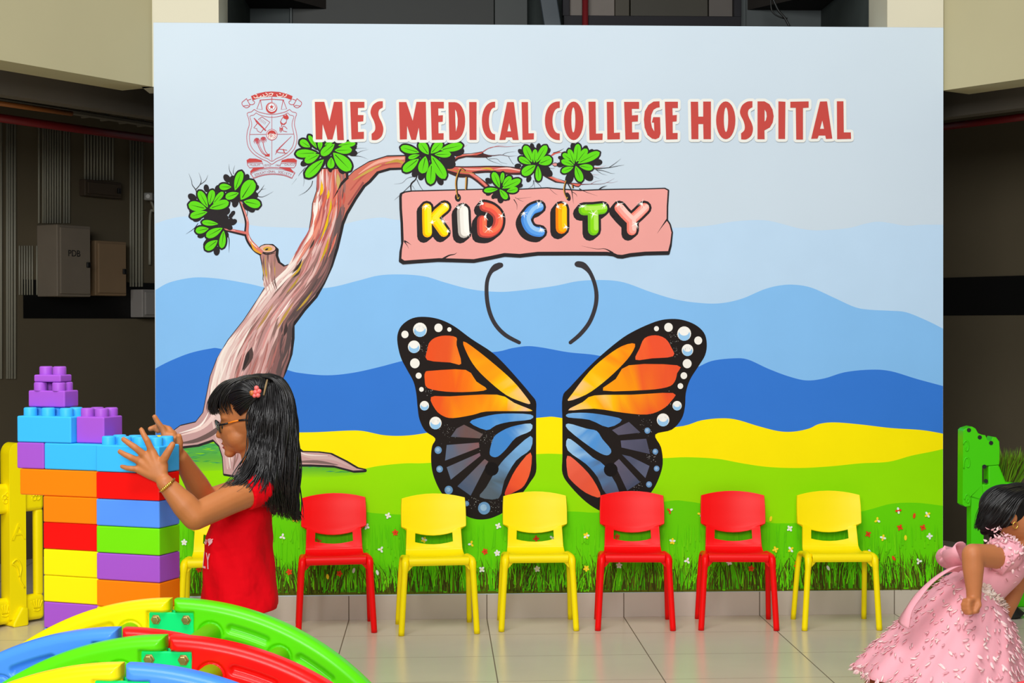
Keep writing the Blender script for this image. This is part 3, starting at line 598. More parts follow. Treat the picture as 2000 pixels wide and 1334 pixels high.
TREE.poly([(640, 310), (700, 250), (800, 225), (830, 240), (740, 265), (680, 300)], (210, 96, 84)); TREE.fat([(680, 440), (730, 418), (775, 430), (770, 468), (720, 475)], 6, DRK); TREE.poly([(680, 440), (730, 424), (775, 436), (770, 466), (720, 470)], (222, 150, 144))
for pts, w, c in [([(700, 250), (800, 220), (885, 170)], [14, 10, 1], DRK), ([(780, 240), (850, 240), (910, 215)], [8, 5, 1], RED), ([(1400, 500), (1480, 500), (1600, 460)], [14, 6, 1], (206, 110, 100)), ([(1400, 520), (1640, 500), (1800, 470), (1910, 455)], [16, 10, 6, 1], BLK), ([(1650, 495), (1760, 420), (1850, 345)], [8, 6, 1], BLK), ([(1420, 535), (1560, 555), (1680, 595), (1750, 598)], [12, 7, 4, 1], BLK), ([(1440, 545), (1520, 600), (1620, 630)], [7, 4, 1], BLK), ([(1340, 620), (1480, 620)], [5, 1], (190, 110, 104)), ([(1370, 640), (1490, 695)], [4, 1], BLK), ([(1160, 785), (1330, 780), (1560, 770), (1740, 680)], [16, 8, 5, 1], (120, 60, 66)), ([(1340, 775), (1420, 735), (1530, 710)], [6, 4, 1], (150, 80, 86)), ([(1600, 750), (1700, 755), (1800, 728)], [4, 3, 1], (150, 80, 86)), ([(640, 505), (690, 515), (740, 500)], [5, 4, 1], BLK), ([(365, 710), (350, 800), (250, 865)], [8, 5, 1], BLK), ([(370, 720), (385, 850), (375, 945)], [7, 4, 1], BLK), ([(385, 720), (480, 810), (535, 920)], [9, 6, 1], BLK)]:
    TREE.ribbon(pts, w, c, caps=False, sm=4)
TREE.fr(*TF)   # the low bough at the far left
for pts, w in [([(345, 645), (440, 720), (490, 830), (560, 890), (650, 912), (850, 955)], [22, 26, 30, 38, 44, 56]), ([(745, 470), (790, 560), (860, 780), (858, 940), (895, 1050), (985, 1160), (1070, 1225)], [16, 28, 44, 52, 66, 80, 60]), ([(580, 760), (640, 890)], [14, 30])]:
    TREE.ribbon([(x - 5, y + 6) for x, y in pts], [q + 10 for q in w], BLK, caps=False, sm=5)
for pts, w, c in [([(345, 645), (440, 720), (490, 830), (560, 890), (650, 908), (850, 950)], [14, 16, 20, 26, 30, 36], (206, 110, 104)), ([(745, 470), (790, 560), (866, 780), (864, 940), (900, 1050), (990, 1155), (1070, 1220)], [9, 18, 30, 36, 46, 60, 40], (214, 120, 108)), ([(545, 715), (585, 780), (640, 890)], [6, 14, 20], (190, 118, 116)), ([(500, 725), (510, 830), (560, 885)], [5, 10, 10], (216, 160, 156)), ([(880, 980), (910, 1060), (1000, 1150)], [3, 16, 8], (246, 228, 216)), ([(910, 1060), (960, 1170), (1060, 1235)], [6, 34, 16], (226, 160, 50)), ([(800, 600), (868, 790)], [2, 8], (240, 190, 180)), ([(560, 900), (700, 915)], [2, 9], (236, 180, 176))]:
    TREE.ribbon(pts, w, c, caps=False, sm=5)
for pts, w in [([(175, 420), (160, 360), (110, 290), (100, 230), (60, 130)], [22, 12, 8, 6, 1]), ([(155, 355), (215, 285), (232, 220), (198, 120)], [10, 9, 6, 1]), ([(215, 285), (290, 230), (325, 150)], [8, 6, 1]), ([(660, 170), (620, 90), (612, 0)], [12, 6, 1]), ([(678, 140), (672, 95), (692, 20)], [8, 5, 1]), ([(1000, 415), (1050, 360), (1100, 285)], [10, 8, 1]), ([(1050, 355), (1120, 340)], [5, 1]), ([(990, 440), (1060, 455), (1130, 430), (1220, 380)], [10, 6, 4, 1]), ([(190, 815), (130, 890), (20, 965)], [8, 7, 1]), ([(590, 970), (615, 1040), (612, 1220)], [10, 12, 1]), ([(868, 640), (862, 700), (850, 720)], [8, 7, 4])]:
    TREE.ribbon(pts, w, BLK, caps=False, sm=4)
TREE.fr(560, 250, 10.26)
for pts, w in [([(1340, 440), (1430, 408), (1610, 405)], [10, 5, 1]), ([(1330, 560), (1480, 470), (1640, 430)], [18, 6, 1]), ([(1330, 560), (1480, 570), (1640, 630)], [14, 6, 1]), ([(375, 790), (260, 920), (235, 970)], [10, 6, 1]), ([(340, 830), (330, 920), (350, 1060), (330, 1170)], [8, 6, 5, 1]), ([(520, 1060), (490, 1160), (380, 1280), (230, 1360)], [14, 12, 8, 1]), ([(200, 1010), (100, 1140)], [3, 1])]:
    TREE.ribbon(pts, w, BLK, caps=False, sm=4)
tree = TREE.done('painted_tree', label='painted leaning brown tree with long bough')
GRN = (98, 214, 26); TREE_TOP = Paint.layer
def leafshape(b, t, w, n=14):
    dx, dy = t[0] - b[0], t[1] - b[1]; l = math.hypot(dx, dy) or 1; nx, ny = -dy / l, dx / l; L_, R_ = [], []
    for i in range(n + 1):
        u = i / n; h = w / 2 * (math.sin(pi / 2 * u / .62) ** .85 if u < .62 else math.sqrt(max(0, 1 - ((u - .62) / .38) ** 2)))
        L_.append((b[0] + dx * u + nx * h, b[1] + dy * u + ny * h)); R_.append((b[0] + dx * u - nx * h, b[1] + dy * u - ny * h))
    return L_ + R_[::-1][1:-1]
def cluster(fr, leaves, blobs, grow, base=None):
    Paint.layer = TREE_TOP if base is None else base; c = Paint(*fr); c.new()
    cx = sum(l[0][0] for l in leaves) / len(leaves); cy = sum(l[0][1] for l in leaves) / len(leaves)
    for x, y, r in blobs: c.disc(x, y, r * 1.22, BLK, coat=False, ry=r * .84, rot=math.atan2(y - cy, x - cx))
    c.disc(cx, cy, grow * 3, BLK, coat=False)
    for b, t, w in leaves:
        lf = leafshape(b, t, w); y = c.y; c.fat(lf, grow, BLK)
    par = c.done('leaf_cluster', tree)
    for b, t, w in leaves: pass
    g = Paint(*fr); g.new()
    for b, t, w in leaves: g.poly(leafshape(b, t, w), GRN, coat=False)
    g.new()
    for b, t, w in leaves:
        f = lambda u: (b[0] + (t[0] - b[0]) * u, b[1] + (t[1] - b[1]) * u); k = 3 if fr[2] > 7 else 2.5
        g.ribbon([f(.12), f(.5), f(.88)], [w * .05 + 3, w * .04 + 2, 1], (30, 60, 20), coat=False, caps=False)
    # one mesh: the green goes over the black of the same cluster
    vs = g.mb; m2 = c.mb; m2.add(vs.v, [], None); b0 = len(m2.v) - len(vs.v)
    for f, cc in zip(vs.f, vs.c): m2.f.append(tuple(i + b0 for i in f)); m2.c.append(cc); m2.m.append(0)
    me = par.data; COL.objects.unlink(par); bpy.data.objects.remove(par); bpy.data.meshes.remove(me)
    c.done('leaf_cluster', tree)
cluster((560, 250, 10.26), [((600, 500), (180, 520), 165), ((655, 530), (360, 680), 155), ((745, 630), (380, 985), 195), ((895, 590), (880, 815), 145), ((930, 495), (1280, 850), 250), ((960, 450), (1310, 440), 150), ((960, 320), (690, 545), 170), ((470, 385), (270, 255), 140), ((605, 405), (440, 150), 90), ((665, 440), (672, 250), 95), ((1030, 352), (1380, 310), 110), ((760, 345), (920, 260), 90)], [(360, 700, 75), (1320, 500, 80), (800, 590, 90), (760, 480, 110), (1300, 380, 90), (1250, 420, 110), (1000, 360, 120), (640, 340, 120), (330, 320, 90), (1090, 700, 150), (1100, 850, 70), (870, 830, 50), (700, 700, 90)], 38)
cluster(T6, [((375, 215), (95, 135), 115), ((515, 245), (385, 60), 130), ((550, 230), (715, 55), 130), ((690, 178), (1030, 105), 125), ((605, 245), (855, 240), 98), ((380, 250), (210, 300), 66), ((370, 310), (135, 495), 135), ((470, 270), (415, 530), 150), ((560, 380), (545, 695), 140), ((555, 258), (765, 610), 155)], [(690, 640, 58), (800, 370, 105), (410, 560, 62), (320, 520, 60), (950, 200, 85), (820, 300, 80), (240, 250, 70), (460, 250, 80), (700, 480, 80), (740, 560, 60), (200, 210, 60), (560, 560, 90), (330, 420, 90), (900, 140, 90)], 26)
cluster(T7, [((340, 410), (215, 125), 132), ((375, 420), (395, 185), 90), ((410, 415), (585, 122), 128), ((455, 435), (675, 345), 155), ((320, 440), (115, 332), 102), ((400, 460), (170, 615), 155), ((440, 470), (452, 730), 102)], [(340, 140, 46), (450, 140, 46), (600, 220, 55), (150, 230, 48), (100, 470, 48), (600, 580, 82), (285, 690, 50), (560, 520, 80), (240, 500, 80), (520, 560, 70), (460, 320, 100), (350, 250, 100)], 26)
cluster(T7, [((1058, 440), (965, 185), 100), ((1090, 410), (1122, 95), 115), ((1112, 395), (1275, 180), 115), ((1112, 430), (1490, 240), 135), ((1010, 375), (860, 265), 95), ((1050, 460), (835, 380), 95), ((1042, 490), (840, 572), 98), ((1140, 470), (1375, 510), 105), ((1080, 470), (1175, 740), 132)], [(1040, 145, 58), (1240, 180, 52), (1340, 230, 46), (1455, 410, 66), (1290, 640, 86), (975, 680, 82), (820, 450, 52), (825, 335, 38), (1050, 300, 110), (1200, 420, 120), (1350, 400, 90), (1000, 600, 80), (1220, 560, 90), (1380, 330, 90)], 26)
cluster(TF, [((695, 365), (785, 100), 108), ((645, 318), (480, 316), 88), ((748, 400), (565, 465), 98), ((775, 495), (945, 228), 180), ((815, 515), (1045, 565), 122)], [(585, 200, 52), (850, 195, 48), (965, 330, 52), (700, 535, 52), (910, 605, 60), (680, 250, 75), (780, 420, 110), (930, 430, 70), (640, 370, 70), (860, 580, 60), (980, 590, 48), (600, 330, 70), (700, 460, 70)], 24)
cluster(TF, [((322, 600), (200, 372), 100), ((345, 565), (390, 358), 95), ((395, 548), (535, 385), 75), ((345, 612), (612, 525), 122), ((302, 615), (58, 558), 132), ((318, 660), (80, 722), 100), ((465, 825), (242, 800), 76)], [(303, 335, 44), (110, 460, 55), (430, 690, 110), (520, 640, 90), (200, 640, 110), (180, 740, 60), (540, 730, 60), (360, 760, 110), (250, 480, 80), (455, 340, 42), (550, 800, 90), (300, 860, 60), (610, 860, 50), (440, 480, 80)], 24)
cluster(TF, [((335, 888), (155, 922), 95), ((525, 880), (300, 1000), 112), ((458, 1048), (290, 1175), 112), ((540, 915), (512, 1158), 90)], [(230, 985, 42), (445, 1195, 52), (370, 1050, 85), (665, 680, 34), (640, 712, 34), (672, 800, 46), (630, 780, 36), (320, 1090, 60), (480, 1000, 80), (400, 900, 80), (530, 960, 70)], 24)
# ---- hanging signboard
TOP_ = TREE_TOP + 1000; Paint.layer = TOP_
SG = Paint(760, 340, 6.667)
rgt = lambda l: [(x + 260 * 6.667, y) for x, y in l]
inner = [(165, 300), (172, 262), (210, 243), (300, 230), (500, 225), (680, 220), (1000, 212), (1300, 205), (1700, 206)] + rgt([(180, 195), (320, 188), (500, 205), (760, 222), (1000, 212), (1300, 206), (1600, 202), (1850, 194), (1893, 215), (1880, 420), (1878, 600), (1915, 660), (1942, 760), (1925, 900), (1898, 1003), (1600, 1010), (1400, 1030), (1300, 1052), (1240, 1048), (1180, 1022), (1100, 1012), (700, 1010), (200, 1012)]) + [(1700, 1040), (1500, 1028), (1300, 1070), (1100, 1108), (800, 1098), (650, 1095), (400, 1112), (200, 1127), (160, 1100), (168, 980), (190, 870), (182, 640), (168, 450)]
SG.fat([(x - (18 if x < 1000 else -4), y + (34 if y > 800 else 0)) for x, y in inner], 16, BLK)
SG.poly(inner, (234, 162, 156))
for pts, w in [([(700, 1105), (780, 1060), (850, 1045), (885, 1022)], [26, 18, 10, 1]), ([(195, 870), (240, 890), (290, 925)], [24, 12, 1]), ([(200, 880), (235, 930), (258, 975)], [16, 6, 1]), ([(1580 + 2020, 300)], [0])][:3]: SG.ribbon(pts, w, BLK, caps=False, sm=4)
for pts, w in [([(1885, 590), (1820, 680), (1755, 775)], [22, 10, 1]), ([(1180, 1030), (1080, 975), (960, 975), (770, 935)], [26, 10, 6, 1]), ([(1880, 600), (1925, 650), (1940, 740)], [18, 12, 8]), ([(360, 195), (420, 250), (460, 272)], [5, 4, 1]), ([(590, 120), (640, 210), (655, 300), (668, 390)], [14, 14, 8, 1]), ([(640, 225), (700, 265), (712, 300)], [8, 6, 1]), ([(740, 190), (830, 235), (980, 285)], [12, 6, 1]), ([(1000, 200), (1040, 172), (1105, 150)], [14, 12, 1]), ([(-90, 300), (-60, 320), (120, 300)], [6, 5, 1]), ([(-110, 330), (-70, 400), (-70, 470)], [12, 7, 1]), ([(-60, 325), (0, 355), (20, 350)], [6, 3, 1])]:
    SG.ribbon(rgt(pts), w, BLK, caps=False, sm=4)
sign = SG.done('painted_signboard', label='painted pink plank signboard')
def kletter(name, strokes, w, base, light, dark, sparks, rg=False):
    s = Paint(760, 340, 6.667); T = rgt if rg else (lambda l: l); s.new()
    for st in strokes:
        for k in range(5): s.ribbon([(x - 12 * k, y + 12 * k) for x, y in T(st)], w + 62 - k * 4, BLK, coat=False)
    s.new()
    for st in strokes: s.ribbon(T(st), w, dark, coat=False)
    s.new()
    for st in strokes: s.ribbon([(x + w * .11, y - w * .04) for x, y in T(st)], w * .76, base, coat=False)
    s.new()
    for st in strokes: s.ribbon([(x + w * .25, y - w * .16) for x, y in T(st)], w * .40, light, coat=False)
    s.new()
    for x, y, q in sparks:
        (x, y), = T([(x, y)]); rr = random.Random(int(x))
        for k in range(7):
            a = rr.uniform(0, 6.28); l = q * rr.uniform(.55, 1)
            s.ribbon([(x - math.cos(a) * 4, y - math.sin(a) * 4), (x + math.cos(a) * l, y + math.sin(a) * l)], [9, .4], (255, 252, 246), coat=False, caps=False)
        s.disc(x, y, 16, (255, 252, 246), coat=False, n=10)
    s.done(name, sign)
kletter('letter', [[(490, 440), (492, 600), (497, 765)], [(560, 590), (640, 500), (722, 432)], [(590, 590), (650, 670), (712, 758)]], 122, (255, 228, 0), (255, 232, 60), (250, 180, 10), [(480, 415, 75), (735, 395, 75), (560, 630, 60), (700, 615, 80), (765, 745, 40)])
kletter('letter', [[(958, 480), (962, 600), (972, 760)]], 148, (238, 236, 228), (246, 244, 238), (188, 182, 174), [(900, 440, 60), (1030, 780, 50), (960, 410, 55)])
kletter('letter', [spline([(1238, 425), (1330, 455), (1405, 530), (1420, 620), (1390, 710), (1310, 765), (1215, 762)], 4, False), [(1210, 600), (1208, 680), (1212, 760)]], 128, (238, 90, 74), (250, 120, 84), (176, 70, 62), [(1215, 385, 85), (1250, 555, 75), (1465, 545, 70), (1295, 715, 80)])
kletter('letter', [spline([(215, 430), (120, 470), (58, 560), (52, 620), (95, 705), (160, 745), (230, 755)], 4, False)], 128, (92, 160, 236), (150, 198, 244), (70, 136, 220), [(215, 390, 80), (20, 510, 80), (245, 725, 70)], True)
kletter('letter', [[(508, 455), (508, 600), (510, 705)]], 148, (255, 176, 6), (255, 206, 20), (250, 130, 14), [(460, 425, 70), (560, 385, 60), (570, 690, 60)], True)
kletter('letter', [[(800, 468), (920, 465), (1040, 452)], [(922, 520), (924, 640), (925, 730)]], 140, (136, 218, 20), (176, 232, 90), (108, 190, 30), [(785, 420, 75), (1065, 410, 65), (925, 520, 85)], True)
kletter('letter', [[(1262, 440), (1330, 520), (1400, 590)], [(1590, 440), (1510, 520), (1420, 600)], [(1422, 600), (1424, 680), (1424, 735)]], 126, (250, 164, 152), (252, 200, 190), (244, 128, 112), [(1250, 395, 75), (1555, 390, 75), (1480, 650, 75)], True)
# strings and holes
for q_ in (0, 1):
  p = Paint(760, 340, 6.667)
  if q_ == 0: p.disc(895, 308, 40, BLK, ry=54, rot=-.15)
  else: p.disc(1733.4 + 595, 295, 32, BLK, ry=58, rot=-.35)
  for pts, w in ([([(985, -45), (930, -70), (895, -10), (868, 90), (872, 200), (893, 318)], [18, 20, 24, 26, 22, 14]), ([(1003, 40), (1000, 120), (996, 205)], [28, 28, 22])] if q_ == 0 else [(rgt([(570, 85), (545, 160), (545, 240), (578, 318)]), [16, 20, 20, 12]), (rgt([(648, 140), (655, 185)]), [22, 18])]):
    p.ribbon([(x + 9, y) for x, y in pts], w, BLK, caps=False, sm=4); p.ribbon([(x - 2, y) for x, y in pts], [q * .55 for q in w], (206, 150, 60), caps=False, sm=4)
  p.ribbon([(888, 322), (900, 322), (912, 296)] if q_ == 0 else rgt([(568, 312), (578, 322), (590, 300)]), [8, 10, 6], (226, 180, 70), caps=False)
  p.done('painted_string', sign, 'ochre loop hanging the signboard from the bough')
cluster(T6, [((1580, 745), (1485, 510), 108), ((1612, 680), (1632, 515), 60), ((1628, 718), (1755, 578), 90), ((1620, 755), (1900, 625), 105), ((1555, 768), (1345, 790), 74), ((1690, 800), (1858, 760), 88), ((1585, 770), (1695, 915), 92)], [(1420, 640, 48), (1600, 905, 62), (1880, 710, 42), (1500, 870, 42), (1420, 830, 40), (1700, 890, 42), (1560, 820, 80), (1700, 740, 70)], 24, TOP_ + 900)
# ---- big red lettering with off-white outline
Paint.step = 3e-6; LB_ = TOP_ // 3 + 1
RL, OW = (192, 74, 68), (228, 230, 225)
f1, f2, f3, f4 = (600, 180, 7.692), (840, 180, 7.692), (1050, 180, 6.897), (1330, 180, 5.714)
def E(x0, y0, x1, y1, t, ts=None, k=0): # letter E
    ts = ts or t; h = y1 - y0
    return [(x0, y0), (x1, y0), (x1, y0 + ts), (x0 + t, y0 + ts), (x0 + t + 2, y0 + h * .36), (x1 - 14, y0 + h * .35), (x1 - 17, y0 + h * .52), (x0 + t + 2, y0 + h * .53), (x0 + t + 4, y1 - ts - 2), (x1 - 3, y1 - ts - 4), (x1 - 4, y1 - 5), (x0 + 18, y1)]
Sh = spline([(1137, 138), (1060, 145), (985, 200), (952, 290), (965, 360), (1000, 430), (1022, 510), (1015, 580), (967, 628)], 4, False) + spline([(970, 720), (1050, 718), (1120, 660), (1145, 560), (1125, 470), (1085, 385), (1070, 320), (1085, 265), (1137, 232)], 4, False)
S1 = Sh
S2 = [(655 + (x - 950) * (148 / 196), 102 + (y - 138) * (427 / 582)) for x, y in Sh]
def Cc(x0, x1, y0, y1, ti, te):
    cx = x1; rx = x1 - x0; cy = (y0 + y1) / 2; ry = (y1 - y0) / 2
    o = [(x1, y0)] + [(cx - rx * abs(math.cos(a)) ** .8, cy + ry * math.sin(a)) for a in (math.radians(-80 + 160 * i / 16) for i in range(17))] + [(x1, y1)]
    i_ = [(x1, y1 - te)] + [(cx - (rx - ti) * abs(math.cos(a)) ** .8, cy + (ry - te) * math.sin(a)) for a in (math.radians(75 - 150 * i / 14) for i in range(15))] + [(x1, y0 + te)]
    return o + i_
ell_ = lambda cx, cy, rx, ry, n=22: [(cx + rx * math.cos(2 * pi * i / n), cy + ry * math.sin(2 * pi * i / n)) for i in range(n)]
def Dd(x0, x1, y0, y1, skew=0):
    cy = (y0 + y1) / 2; ry = (y1 - y0) / 2; xm = x0 + (x1 - x0) * .35
    return [(x0, y0)] + [(xm + (x1 - xm) * abs(math.cos(a)) ** .9, cy + ry * math.sin(a)) for a in (math.radians(-88 + 176 * i / 18) for i in range(19))] + [(x0 + skew, y1)]
LETT = [
 (f1, [(115, 147), (258, 147), (335, 440), (402, 147), (527, 147), (552, 722), (455, 722), (438, 485), (380, 712), (306, 712), (232, 482), (228, 710), (130, 712)], []),
 (f1, [(645, 147), (860, 147), (860, 236), (764, 240), (763, 345), (847, 347), (843, 440), (762, 448), (766, 600), (853, 596), (852, 704), (666, 712)], []),
 (f1, S1, []),
 (f1, [(1378, 150), (1490, 150), (1585, 430), (1642, 147), (1783, 147), (1794, 718), (1694, 718), (1676, 535), (1635, 718), (1565, 718), (1502, 510), (1498, 710), (1393, 714)], []),
 (f2, E(8, 147, 207, 720, 115, 98), []),
 (f2, Dd(275, 527, 152, 720, 14), [[(376, 260), (398, 300), (415, 400), (412, 500), (388, 595), (380, 450)]]),
 (f2, [(586, 150), (698, 150), (697, 718), (593, 718)], []),
 (f2, Cc(777, 977, 145, 722, 106, 88), []),
 (f2, [(1157, 150), (1258, 150), (1330, 720), (1243, 720), (1228, 680), (1143, 680), (1130, 718), (1040, 720)], [[(1187, 465), (1214, 590), (1160, 590)]]),
 (f2, [(1373, 150), (1470, 150), (1478, 620), (1560, 618), (1558, 712), (1388, 720)], []),
 (f3, Cc(97, 298, 125, 648, 102, 88), []),
 (f3, ell_(484, 388, 132, 260, 28), [ell_(480, 375, 27, 170, 18)]),
 (f3, [(683, 130), (780, 130), (785, 560), (876, 558), (873, 645), (698, 648)], []),
 (f3, [(930, 132), (1022, 132), (1028, 550), (1108, 545), (1108, 636), (938, 640)], []),
 (f3, E(1163, 132, 1366, 640, 105, 94), []),
 (f3, [(1640, 124), (1560, 128), (1490, 175), (1442, 260), (1430, 370), (1440, 480), (1480, 580), (1540, 628), (1590, 636), (1635, 615), (1655, 560), (1648, 338), (1555, 338), (1536, 412), (1565, 412), (1570, 528), (1540, 480), (1524, 400), (1530, 310), (1560, 240), (1600, 215), (1644, 205)], []),
 (f3, E(1712, 130, 1888, 640, 103, 86), []),
 (f4, [(107, 108), (190, 108), (193, 274), (246, 274), (246, 106), (333, 106), (333, 526), (250, 526), (246, 358), (193, 358), (193, 526), (115, 526)], []),
 (f4, ell_(498, 315, 108, 211, 28), [ell_(501, 308, 24, 138, 18)]),
 (f4, S2, []),
 (f4, [(852, 104), (930, 104), (985, 135), (1020, 195), (1033, 270), (1022, 340), (990, 395), (930, 428), (932, 526), (852, 526)], [[(932, 195), (950, 225), (955, 270), (945, 315), (932, 330)]]),
 (f4, [(1085, 104), (1164, 108), (1160, 524), (1085, 524)], []),
 (f4, [(1218, 108), (1423, 104), (1423, 174), (1360, 178), (1360, 530), (1284, 530), (1279, 176), (1218, 176)], []),
 (f4, [(1550, 106), (1628, 104), (1687, 520), (1616, 524), (1608, 486), (1535, 486), (1522, 520), (1450, 522)], [[(1575, 318), (1594, 410), (1550, 410)]]),
 (f4, [(1737, 103), (1811, 103), (1815, 450), (1893, 450), (1896, 522), (1740, 526)], [])]
hd = Paint()
for li_, (fr, pts, holes) in enumerate(LETT):
    Paint.layer = LB_ + (li_ % 2) * 150; hd.fr(*fr); hd.fat(pts, 5.6 * fr[2], OW); 
    for h in holes: pass
head = hd.done('heading_outline', label='off-white outline around the red heading letters')
Paint.layer = LB_ + 330
for fr, pts, holes in LETT:
    l = Paint(*fr); l.poly(pts, RL, holes=holes); l.done('letter', head, 'brick red painted letter')
# ---- butterfly wings
Paint.step = 1e-6; Paint.layer = 2 * BASE
def wing(fr, outl, cells, dots, ball, label):
    w = Paint(*fr); w.poly(spline(outl, 4), (34, 28, 26)) if True else None
    rr = random.Random(len(outl)); w.new()
    for k in range(150):
        cx, cy, r0 = rr.choice(speck[fr[0]]); w.disc(cx + rr.gauss(0, r0), cy + rr.gauss(0, r0), rr.uniform(.8, 2.0), (190, 190, 186), coat=False, n=5)
    o = w.done('painted_wing', label=label)
    for pts, a, b, st in cells:
        c = Paint(*fr); q = spline(pts, 3) if len(pts) > 5 else pts; c.grad(q, a, b, st, 12, 0.35); c.done('wing_cell', o)
    for x, y, r, bl in dots:
        d = Paint(*fr); d.disc(x, y, r, (242, 240, 232) if bl < 2 else (104, 150, 196), ry=r * 1.04)
        if bl == 1: d.disc(x, y + r * .18, r * .86, (150, 200, 240)); d.disc(x, y - r * .3, r * .72, (244, 244, 240), ry=r * .6)
        if bl == 2: d.disc(x - r * .1, y - r * .1, r * .55, (150, 186, 220))
        d.done('wing_spot', o)
    d = Paint(*fr); d.disc(*ball, 42, (24, 20, 20)); d.done('wing_knob', o)
speck = {750: [(240, 250, 30), (370, 750, 25), (270, 500, 18), (620, 800, 25), (560, 1190, 20), (660, 1190, 25)], 1080: [(720, 200, 22), (690, 560, 22), (560, 720, 30), (590, 900, 18), (520, 1085, 18), (730, 280, 20)]}
o1, o2, o3, o4, pk = (240, 84, 38), (246, 118, 20), (252, 160, 16), (255, 206, 6), (250, 200, 160)
b1, b2, b3 = (66, 138, 216), (124, 180, 232), (160, 204, 240)
g1, g2, g3 = (86, 92, 108), (112, 116, 136), (104, 92, 90)
FL, FR_ = (750, 600, 3.103), (1080, 600, 3.103)
wing(FL, [(80, 200), (92, 135), (130, 90), (190, 62), (270, 60), (350, 78), (430, 118), (530, 192), (650, 270), (730, 345), (820, 445), (890, 528), (921, 572), (922, 640), (922, 760), (922, 900), (921, 1000), (885, 1062), (850, 1112), (790, 1190), (720, 1245), (690, 1262), (640, 1281), (585, 1287), (540, 1281), (500, 1265), (440, 1222), (390, 1170), (345, 1120), (310, 1050), (290, 980), (285, 900), (292, 840), (310, 795), (250, 750), (215, 680), (203, 600), (195, 520), (178, 450), (140, 380), (100, 300)], [
 ([(262, 260), (275, 215), (310, 185), (370, 172), (438, 183), (440, 230), (468, 343), (400, 335), (262, 320)], (270, 240), (470, 260), [(0, (236, 84, 36)), (.5, (232, 88, 40)), (1, (250, 132, 34))]),
 ([(480, 208), (560, 258), (680, 355), (780, 445), (850, 528), (887, 585), (830, 572), (740, 532), (640, 452), (560, 372), (508, 290)], (500, 230), (890, 585), [(0, (250, 130, 20)), (.35, o3), (.75, o4), (1, pk)]),
 ([(250, 395), (290, 385), (495, 380), (560, 450), (623, 498), (520, 513), (380, 512), (265, 490), (247, 440)], (250, 440), (630, 470), [(0, (240, 92, 34)), (.4, (244, 100, 26)), (.7, (252, 140, 14)), (1, o3)]),
 ([(285, 545), (400, 540), (685, 530), (790, 580), (888, 620), (888, 630), (800, 630), (620, 632), (540, 652), (420, 672), (360, 660), (312, 620)], (290, 600), (890, 620), [(0, (240, 90, 34)), (.35, (250, 140, 14)), (.6, o3), (.8, o4), (1, pk)]),
 ([(520, 697), (600, 665), (720, 645), (888, 650), (888, 680), (760, 695), (680, 715), (620, 745)], (520, 700), (888, 660), [(0, b1), (.4, (74, 146, 222)), (1, b2)]),
 ([(640, 880), (660, 800), (690, 765), (770, 725), (888, 705), (888, 750), (800, 790), (740, 860), (690, 905), (655, 905)], (650, 890), (888, 720), [(0, (70, 136, 206)), (.6, b1), (1, b3)]),
 ([(580, 1150), (620, 1090), (690, 970), (760, 890), (888, 780), (888, 860), (800, 930), (730, 1050), (695, 1158)], (600, 1150), (888, 800), [(0, (92, 104, 118)), (.35, (84, 100, 112)), (.55, (104, 150, 196)), (1, b2)]),
 ([(733, 1140), (750, 1080), (800, 980), (888, 880), (888, 990), (850, 1080), (800, 1115)], (740, 1100), (888, 960), [(0, (226, 76, 50)), (.5, (244, 92, 50)), (1, (240, 100, 60))]),
 ([(405, 785), (440, 735), (485, 712), (600, 770), (580, 795)], (405, 780), (600, 760), [(0, g1), (.5, (112, 84, 82)), (1, g3)]),
 ([(380, 835), (575, 820), (578, 850), (370, 930)], (370, 890), (578, 830), [(0, (92, 108, 134)), (.6, (112, 104, 116)), (1, (136, 92, 92))]),
 ([(380, 970), (580, 882), (585, 900), (405, 1045)], (380, 1000), (585, 890), [(0, (96, 110, 134)), (.6, (100, 98, 110)), (1, (120, 92, 104))]),
 ([(445, 1085), (610, 920), (632, 935), (525, 1142)], (470, 1110), (630, 930), [(0, (76, 92, 120)), (.6, (96, 100, 116)), (1, (120, 90, 92))])],
 [(218, 137, 42, 1), (127, 165, 22, 0), (330, 125, 25, 0), (396, 135, 13, 0), (182, 240, 37, 1), (187, 340, 29, 0), (210, 415, 18, 0), (227, 498, 14, 0), (245, 597, 28, 1), (312, 702, 37, 1), (328, 866, 22, 2), (337, 981, 20, 2), (392, 1108, 25, 2), (607, 1218, 37, 2), (500, 1190, 16, 2)], (653, 980), 'left painted butterfly wing in orange, blue and black')
